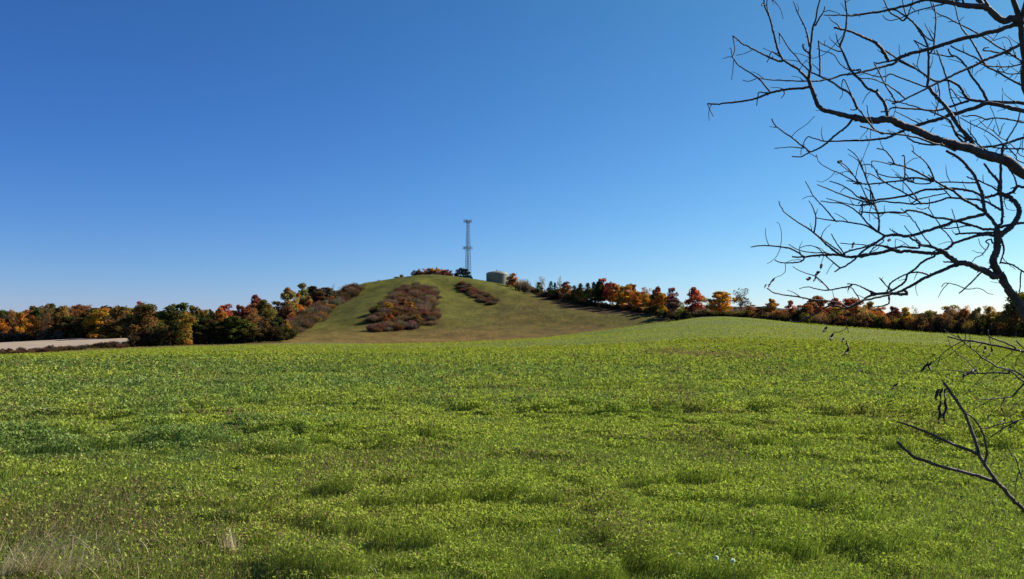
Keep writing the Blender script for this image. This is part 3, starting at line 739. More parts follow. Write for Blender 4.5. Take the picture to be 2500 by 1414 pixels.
m = MB(); m.tube([(.35, .1, 0), (.35, .1, TH-.5)], [.11, .11], 6); m.tube([(.15, .3, 0), (.15, .3, TH*.58)], [.1, .1], 6); m.build('feed_line', m_steel, tw)
def array(z, R_, npan):
    m = MB()
    q = [Vector((math.cos(a)*R_, math.sin(a)*R_, z)) for a in (LA[0]+math.pi/3, LA[1]+math.pi/3, LA[2]+math.pi/3)]
    e = MB()
    for i in range(3):
        a = LA[i]; o = Vector((math.cos(a), math.sin(a), 0)); s = Vector((-math.sin(a), math.cos(a), 0)); c = o*R_*.75+Vector((0, 0, z))
        m.tube([c-s*R_*.62, c+s*R_*.62], [.07, .07], 6); m.tube([c-s*R_*.62+Vector((0, 0, .9)), c+s*R_*.62+Vector((0, 0, .9))], [.05, .05], 6)
        m.tube([Vector((0, 0, z))+o*.4, c], [.08, .08], 6); m.tube([Vector((0, 0, z+.9))+o*.4, c+Vector((0, 0, .9))], [.06, .06], 6)
    fr_ = m.build('antenna_frame', m_steel, tw)
    for i in range(3):
        a = LA[i]; o = Vector((math.cos(a), math.sin(a), 0)); s = Vector((-math.sin(a), math.cos(a), 0)); c = o*(R_*.75+.18)+Vector((0, 0, z+.45))
        for j in range(npan):
            p = c+s*R_*.62*(2*j/(npan-1)-1); mm = MB(); mm.box((0, 0, 0), (.11, .18, 1.15)); mm.tube([(-.12, 0, -1.3), (-.12, 0, 1.3)], [.05, .05], 6)
            o_ = mm.build('antenna', m_panel, fr_, smooth=False); o_.location = p; o_.rotation_euler = (0, 0, a)
array(TH-.9, 3.0, 4); array(TH*(1-66/142.), 3.5, 3)

# ------------------------------------------------------------------ water tank
KX = at(1213.5, 690, 600).x; kz = min(Zs(KX+dx, 600+dy) for dx in (-7, 0, 7) for dy in (-7, 0, 7))
tk = empty('water_tank', (KX, 600, kz-.2), 'squat round pale green water tank with a low domed roof beside the tower', 'water tank')
rimz = at(1213, 668, 600-7).z-(kz-.2); TR = 26.5/F*600
m = MB(); m.lathe([(TR, 0), (TR, rimz)], 64); 
for q in range(1, 4): m.lathe([(TR+.01, rimz*q/4-.06), (TR+.05, rimz*q/4-.03), (TR+.05, rimz*q/4+.03), (TR+.01, rimz*q/4+.06)], 64)
m.build('wall', m_tank, tk)
m = MB(); m.lathe([(TR+.1, rimz-.12), (TR+.16, rimz-.05), (TR+.1, rimz+.05)]+[((TR+.05)*math.cos(t_), rimz+.05+2.25*math.sin(t_)) for t_ in np.linspace(.05, math.pi/2-.01, 14)], 64)
roof = m.build('roof', m_tankroof, tk)
m = MB(); m.lathe([(.35, rimz+2.0), (.35, rimz+2.8), (.55, rimz+2.85), (.3, rimz+3.1), (.01, rimz+3.15)], 16, (-.2, 0)); m.build('vent', m_steel, roof)
m = MB(); m.box((2.1, -.5, rimz+2.2), (.3, .3, .28)); m.box((2.1, -.5, rimz+2.52), (.36, .36, .04)); m.build('hatch', m_steel, roof, smooth=False)
m = MB()
for s in (-.25, .25): m.tube([(-TR*.96+.0, -TR*.28+s-.25, .3), (-TR*.96, -TR*.28+s-.25, rimz+1.1)], [.05, .05], 6)
for i in range(30): z_ = .5+i*.33; m.tube([(-TR*.96, -TR*.28-.5, z_), (-TR*.96, -TR*.28, z_)], [.03, .03], 5)
m.build('ladder', m_steel, tk)
m = MB()
for a in np.linspace(math.radians(170), math.radians(230), 8): m.tube([(TR*.97*math.cos(a), TR*.97*math.sin(a), rimz), (TR*.97*math.cos(a), TR*.97*math.sin(a), rimz+1.1)], [.04, .04], 5)
aa = np.linspace(math.radians(170), math.radians(230), 8)
for hgt in (.6, 1.1): m.tube([(TR*.97*math.cos(a), TR*.97*math.sin(a), rimz+hgt) for a in aa], [.035]*8, 5)
m.build('railing', m_steel, tk)

# ------------------------------------------------------------------ right of the tank and the right hand wood
RW = [
 ('bush', 1246, 670, 18, 575, 'tan', 'pale orange bush touching the right side of the water tank'),
 ('tall', 1253, 667, 18, 572, 'orange', 'ragged orange sapling just right of the water tank'),
 ('bare', 1262, 656, 14, 575, 'grey', 'tall bare sapling behind the orange one right of the tank'),
 ('bare', 1274, 674, 16, 560, 'grey', 'bare twiggy sapling third to the right of the tank'),
 ('brush', 1270, 681, 24, 558, 'tan', 'tan twiggy bush right of the ragged orange sapling'),
 ('brush', 1284, 682, 20, 548, 'grey', 'grey twiggy bush on the crest left of the low hedge'),
 ('bare', 1308, 675, 8, 545, 'grey', 'thin bare pole like sapling between the tank and the first pines'),
 ('thin', 1323, 675, 16, 535, 'tan', 'thin pale orange tree left of the first pines'),
 ('tall', 1316, 689, 18, 530, 'green', 'small green tree under the thin pale orange one'),
 ('con', 1345, 687, 18, 515, 'conif', 'first dark pine of the right hand wood, seen from the tank'),
 ('con', 1355, 690, 15, 512, 'conif', 'second dark pine beside the first one on the crest'),
 ('con', 1340, 703, 24, 508, 'conif', 'low spreading dark pine below the first two on the crest'),
 ('bare', 1368, 670, 14, 512, 'grey', 'tall bare tree with a small twiggy head behind the first pines'),
 ('thin', 1366, 675, 12, 514, 'brown', 'sparse brown headed tree behind the first pines'),
 ('round', 1382, 688, 22, 505, 'rust', 'reddish brown tree right of the first pines'),
 ('bare', 1395, 690, 18, 505, 'grey', 'leafless tree right of the reddish brown one on the crest'),
 ('con', 1402, 697, 22, 492, 'conif', 'dark pine at the left end of the dense pine group'),
 ('con', 1417, 692, 24, 490, 'conif', 'dark pine second from the left in the dense pine group'),
 ('con', 1434, 691, 24, 486, 'conif', 'dark pine in the middle of the dense pine group'),
 ('con', 1450, 689, 24, 482, 'conif', 'dark pine right of the middle of the dense pine group'),
 ('round', 1462, 688, 28, 478, 'dkgreen', 'dark green tree under the tall red one at the right end of the pines'),
 ('bare', 1422, 682, 22, 500, 'grey', 'bare tree rising behind the dense pine group'),
 ('bare', 1446, 678, 12, 500, 'grey', 'slender bare tree behind the right part of the pine group'),
 ('round', 1471, 680, 28, 480, 'red', 'tall red topped tree right of the dense pine group'),
 ('round', 1490, 690, 26, 478, 'red', 'salmon red tree right of the tall red topped one'),
 ('tall', 1505, 692, 28, 468, 'amber', 'tall yellow orange tree, first of the bright row right of the pines'),
 ('tall', 1521, 699, 26, 462, 'gold', 'golden yellow tree in the bright row, left of the orange ones'),
 ('tall', 1536, 696, 34, 455, 'amber', 'broad amber tree in the middle of the bright row'),
 ('round', 1543, 694, 26, 466, 'red', 'red crown above the broad amber tree'),
 ('tall', 1556, 712, 28, 446, 'orange', 'orange tree right of the broad amber one'),
 ('thin', 1574, 701, 34, 452, 'rust', 'thin leaved brownish orange tree at the right of the bright row'),
 ('tall', 1578, 718, 28, 440, 'amber', 'low glowing orange yellow tree at the right end of the bright row'),
 ('tall', 1590, 738, 22, 434, 'orange', 'small orange tree at the field side of the bright row end'),
 ('round', 1597, 708, 22, 436, 'dkgreen', 'dark green grey tree left of the dark red tree'),
 ('round', 1608, 700, 20, 432, 'darkred', 'dark red crown, left one of the two beside the gap'),
 ('tall', 1617, 714, 30, 425, 'amber', 'orange yellow tree between the two dark red crowns'),
 ('bare', 1628, 699, 20, 430, 'grey', 'bare tree between the two dark red crowns'),
 ('round', 1640, 703, 26, 420, 'darkred', 'dark red crown, right one of the two beside the gap'),
 ('bush', 1596, 742, 18, 418, 'dkgreen', 'round dark green bush in front of the bright row'),
 ('round', 1645, 730, 34, 405, 'grey', 'grey tree under the right hand dark red crown'),
 ('bush', 1668, 741, 30, 385, 'lime', 'yellow green bush at the corner of the right hand wood'),
 ('bush', 1692, 746, 36, 372, 'grey', 'grey brown bush under the lone red tree'),
 ('round', 1695, 702, 40, 372, 'red', 'lone round red tree standing above the crest of the field'),
 ('bare', 1724, 712, 18, 372, 'grey', 'bare tree in the gap between the lone red tree and the golden brown one'),
 ('round', 1757, 712, 62, 355, 'amber', 'broad golden brown tree right of the lone red tree'),
 ('thin', 1809, 704, 40, 345, 'mauve', 'open crowned nearly leafless tree right of the broad golden brown one'),
 ('bare', 1809, 704, 36, 346, 'grey', 'bare branches inside the open crowned tree'),
 ('round', 1832, 745, 30, 335, 'rust', 'low rusty tree at the right foot of the open crowned tree'),
 ('round', 1885, 730, 28, 325, 'orange', 'small orange brown tree standing alone above the dark hedge'),
 ('round', 1858, 748, 34, 326, 'scrub', 'dark brown tree left of the small orange brown one'),
 ('tall', 1929, 734, 24, 316, 'red', 'reddish orange tree behind the hanging twigs, right of the small orange brown one'),
 ('round', 1951, 745, 26, 312, 'rust', 'rust coloured tree right of the reddish orange one'),
 ('round', 1992, 723, 56, 312, 'rust', 'large orange brown tree where the lowest bare branches cross the wood'),
 ('round', 1967, 745, 32, 306, 'brown', 'brown tree at the left of the large orange brown one'),
 ('round', 2040, 728, 40, 318, 'red', 'red topped tree right of the large orange brown one'),
 ('round', 2075, 729, 50, 312, 'red', 'broad red tree right of the first red topped one'),
 ('round', 2045, 750, 40, 300, 'gold', 'golden tree in front of the two red ones'),
 ('tall', 2091, 745, 26, 300, 'orange', 'orange tree at the right flank of the broad red one'),
 ('round', 2120, 738, 44, 306, 'tan', 'tan brown thin leaved tree right of the red ones'),
 ('round', 2150, 750, 26, 298, 'orange', 'small orange red tree right of the tan one'),
 ('round', 2184, 749, 30, 288, 'darkred', 'dark red tree left of the orange yellow pointed one'),
 ('tall', 2210, 751, 32, 282, 'amber', 'pointed orange yellow tree at the end of the coloured stretch'),
 ('bare', 2240, 757, 30, 290, 'grey', 'bare thin tree in the gap right of the pointed orange yellow one'),
 ('round', 2268, 759, 48, 286, 'pale', 'pale grey green tree, first of the faded trees at the right'),
 ('round', 2318, 746, 44, 286, 'pale', 'taller pale yellow tree, second of the faded trees at the right'),
 ('round', 2355, 755, 34, 282, 'rust', 'reddish tan tree between the pale ones at the right'),
 ('round', 2382, 752, 30, 279, 'pale', 'olive yellow tree right of the reddish tan one'),
 ('tall', 2416, 749, 30, 276, 'gold', 'yellow tree left of the thick dark branch at the right edge'),
 ('round', 2444, 760, 34, 272, 'brown', 'brown tree next to the thick dark branch at the right edge'),
 ('round', 2478, 714, 76, 262, 'olive', 'large olive brown tree behind the thick dark branch at the right edge'),
 ('round', 2540, 730, 70, 262, 'brown', 'brown tree cut by the right edge of the photo'),
]
for k, px, top, w, Y, c, lab in RW: place(k, px, top, w, Y, c, lab)
for i in range(46):   # dark under-storey of the pine wood
    px = 1335+i*7.7+R.uniform(-3, 3); Y = np.interp(px, [1335, 1400, 1470, 1600, 1700], [507, 492, 468, 425, 350])+R.uniform(-3, 3)
    zt = np.interp(px, [1335, 1400, 1470, 1600, 1700], [718, 722, 740, 762, 766])
    place('bush', px, zt+R.uniform(-5, 6), R.uniform(16, 26), Y, R.choice(['dkgreen', 'dkgreen', 'scrub', 'conif', 'mauve' if px < 1400 else 'dkgreen']), 'low shaded shrub at the lower edge of the pine wood', group='shrubs at the lower edge of the pine wood')
for i in range(22):
    px = 1350+i*13.5+R.uniform(-4, 4); Y = np.interp(px, [1335, 1400, 1470, 1600, 1700], [540, 525, 500, 460, 400])
    place('round', px, np.interp(px, [1350, 1470, 1600, 1650], [705, 700, 716, 735])+R.uniform(-2, 5), 30, Y, R.choice(['olive', 'gold', 'brown', 'rust', 'rust']), 'brownish tree inside the wood right of the hill', group='inner trees of the wood right of the hill')
for i in range(40):   # low hedge along the crest right of the tank
    t_ = (i+R.random())/40; px = 1236+t_*100; py = 694+t_*34-1; x, y, z = hit(px, py)
    y += R.uniform(0, 9); w = R.uniform(4.5, 7)
    shrub_later(x, y, Zs(x, y)-.1, R.uniform(0, 6.28), w, R.uniform(2.2, 3.6), R.choice(P_brush), [v*R.uniform(.8, 1.2) for v in CO[R.choice(['mauve', 'mauve', 'scrub', 'brown'])]], 'low reddish brown shrub in the hedge running down from the tank', 'shrubs of the low hedge right of the tank')
for i in range(125):   # hedge along the far right edge of the field
    px = 1705+i*7.2+R.uniform(-4, 4); Y = float(Yb(px))+4+R.uniform(0, 9)
    hh = np.interp(px, [1705, 1800, 2000, 2250, 2600], [22, 24, 34, 46, 52]); base = np.interp(px, [1700, 1800, 2000, 2250, 2500, 2600], [776, 783, 798, 815, 828, 833])
    place(R.choice(['bush', 'bush', 'brush']), px, base-hh*R.uniform(.7, 1.1), R.uniform(22, 38), Y, R.choice(['dkgreen', 'scrub', 'brown', 'brown', 'grey', 'olive'] if px > 2220 else ['dkgreen', 'brown', 'scrub', 'rust', 'olive']),
          'dark brown green shrub in the hedge along the far right edge of the field', group='hedge shrubs along the far right edge of the field')
for i in range(44):
    px = 1740+i*19+R.uniform(-5, 5); Y = float(Yb(px))+R.uniform(26, 48)
    place('round', px, np.interp(px, [1740, 1900, 2000, 2200, 2500], [756, 762, 752, 768, 770])+R.uniform(-4, 6), R.uniform(34, 50), Y, R.choice(['brown', 'gold', 'olive', 'rust', 'orange']),
          'brownish tree in the back rank of the wood along the right of the field', group='back rank trees of the right hand wood')

for i in range(26):
    px = R.uniform(-20, 690); Y = R.uniform(300, 400) if px > 345 else R.uniform(408, 430)
    place(R.choice(['bare', 'thin', 'thin']), px, np.interp(px, X, Tt)+R.uniform(-4, 14), R.uniform(18, 36), Y, R.choice(['tan', 'brown', 'rust', 'olive', 'gold']), 'thin half bare tree mixed into the wood left of the hill', cat='tree', group='half bare trees of the left wood')
for i in range(30):
    px = R.uniform(1850, 2520); Y = float(Yb(px))+R.uniform(10, 30)
    place(R.choice(['bare', 'thin', 'thin', 'thin']), px, np.interp(px, [1850, 2000, 2200, 2500], [742, 734, 752, 750])+R.uniform(-6, 14), R.uniform(18, 38), Y, R.choice(['tan', 'brown', 'rust', 'pale', 'gold', 'orange']), 'thin half bare tree mixed into the right hand wood', cat='tree', group='half bare trees of the right hand wood')
SHRUB.sort(key=lambda q: -q[0])
NIND = 296-sum(1 for o in bpy.data.objects if o.get('category') == 'shrub')
for _, x, y, z, rot, w, h, me, col, label, group in SHRUB[:NIND]:
    e = empty('shrub', (x, y, z), label, 'shrub', group, rot); e.scale = (w, w, h); child('crown', me, e, col)
V = []; C = []
cache = {}
for _, x, y, z, rot, w, h, me, col, label, group in SHRUB[NIND:]:
    if me.name not in cache:
        v = np.empty(len(me.vertices)*3, np.float32); me.vertices.foreach_get('co', v); c = np.empty(len(me.vertices)*4, np.float32); me.color_attributes['tint'].data.foreach_get('color', c)
        cache[me.name] = (v.reshape(-1, 3), c.reshape(-1, 4)[:, :3])
    v, c = cache[me.name]; co, si = math.cos(rot), math.sin(rot)
    V.append(np.stack([x+w*(v[:, 0]*co-v[:, 1]*si), y+w*(v[:, 0]*si+v[:, 1]*co), z+h*v[:, 2]], 1)); C.append(c*np.array(col))
V = np.concatenate(V); C = np.concatenate(C)
ug = mk('undergrowth', V, np.arange(len(V)).reshape(-1, 4), m_crown, cols=C, kind='stuff', label='tangled brown undergrowth filling the thickets of the hill and the edges of the woods', cat='undergrowth')
ug.color = (1, 1, 1, 1)

# ------------------------------------------------------------------ bare tree in the foreground (trunk just outside the frame on the right)
ZM = {'A': (1700, 0, 3.535), 'B': (2100, 0, 3.535), 'C': (2100, 350, 3.535), 'D': (1800, 400, 2.946), 'E': (2050, 780, 2.828), 'F': (1700, 0, 2.946)}
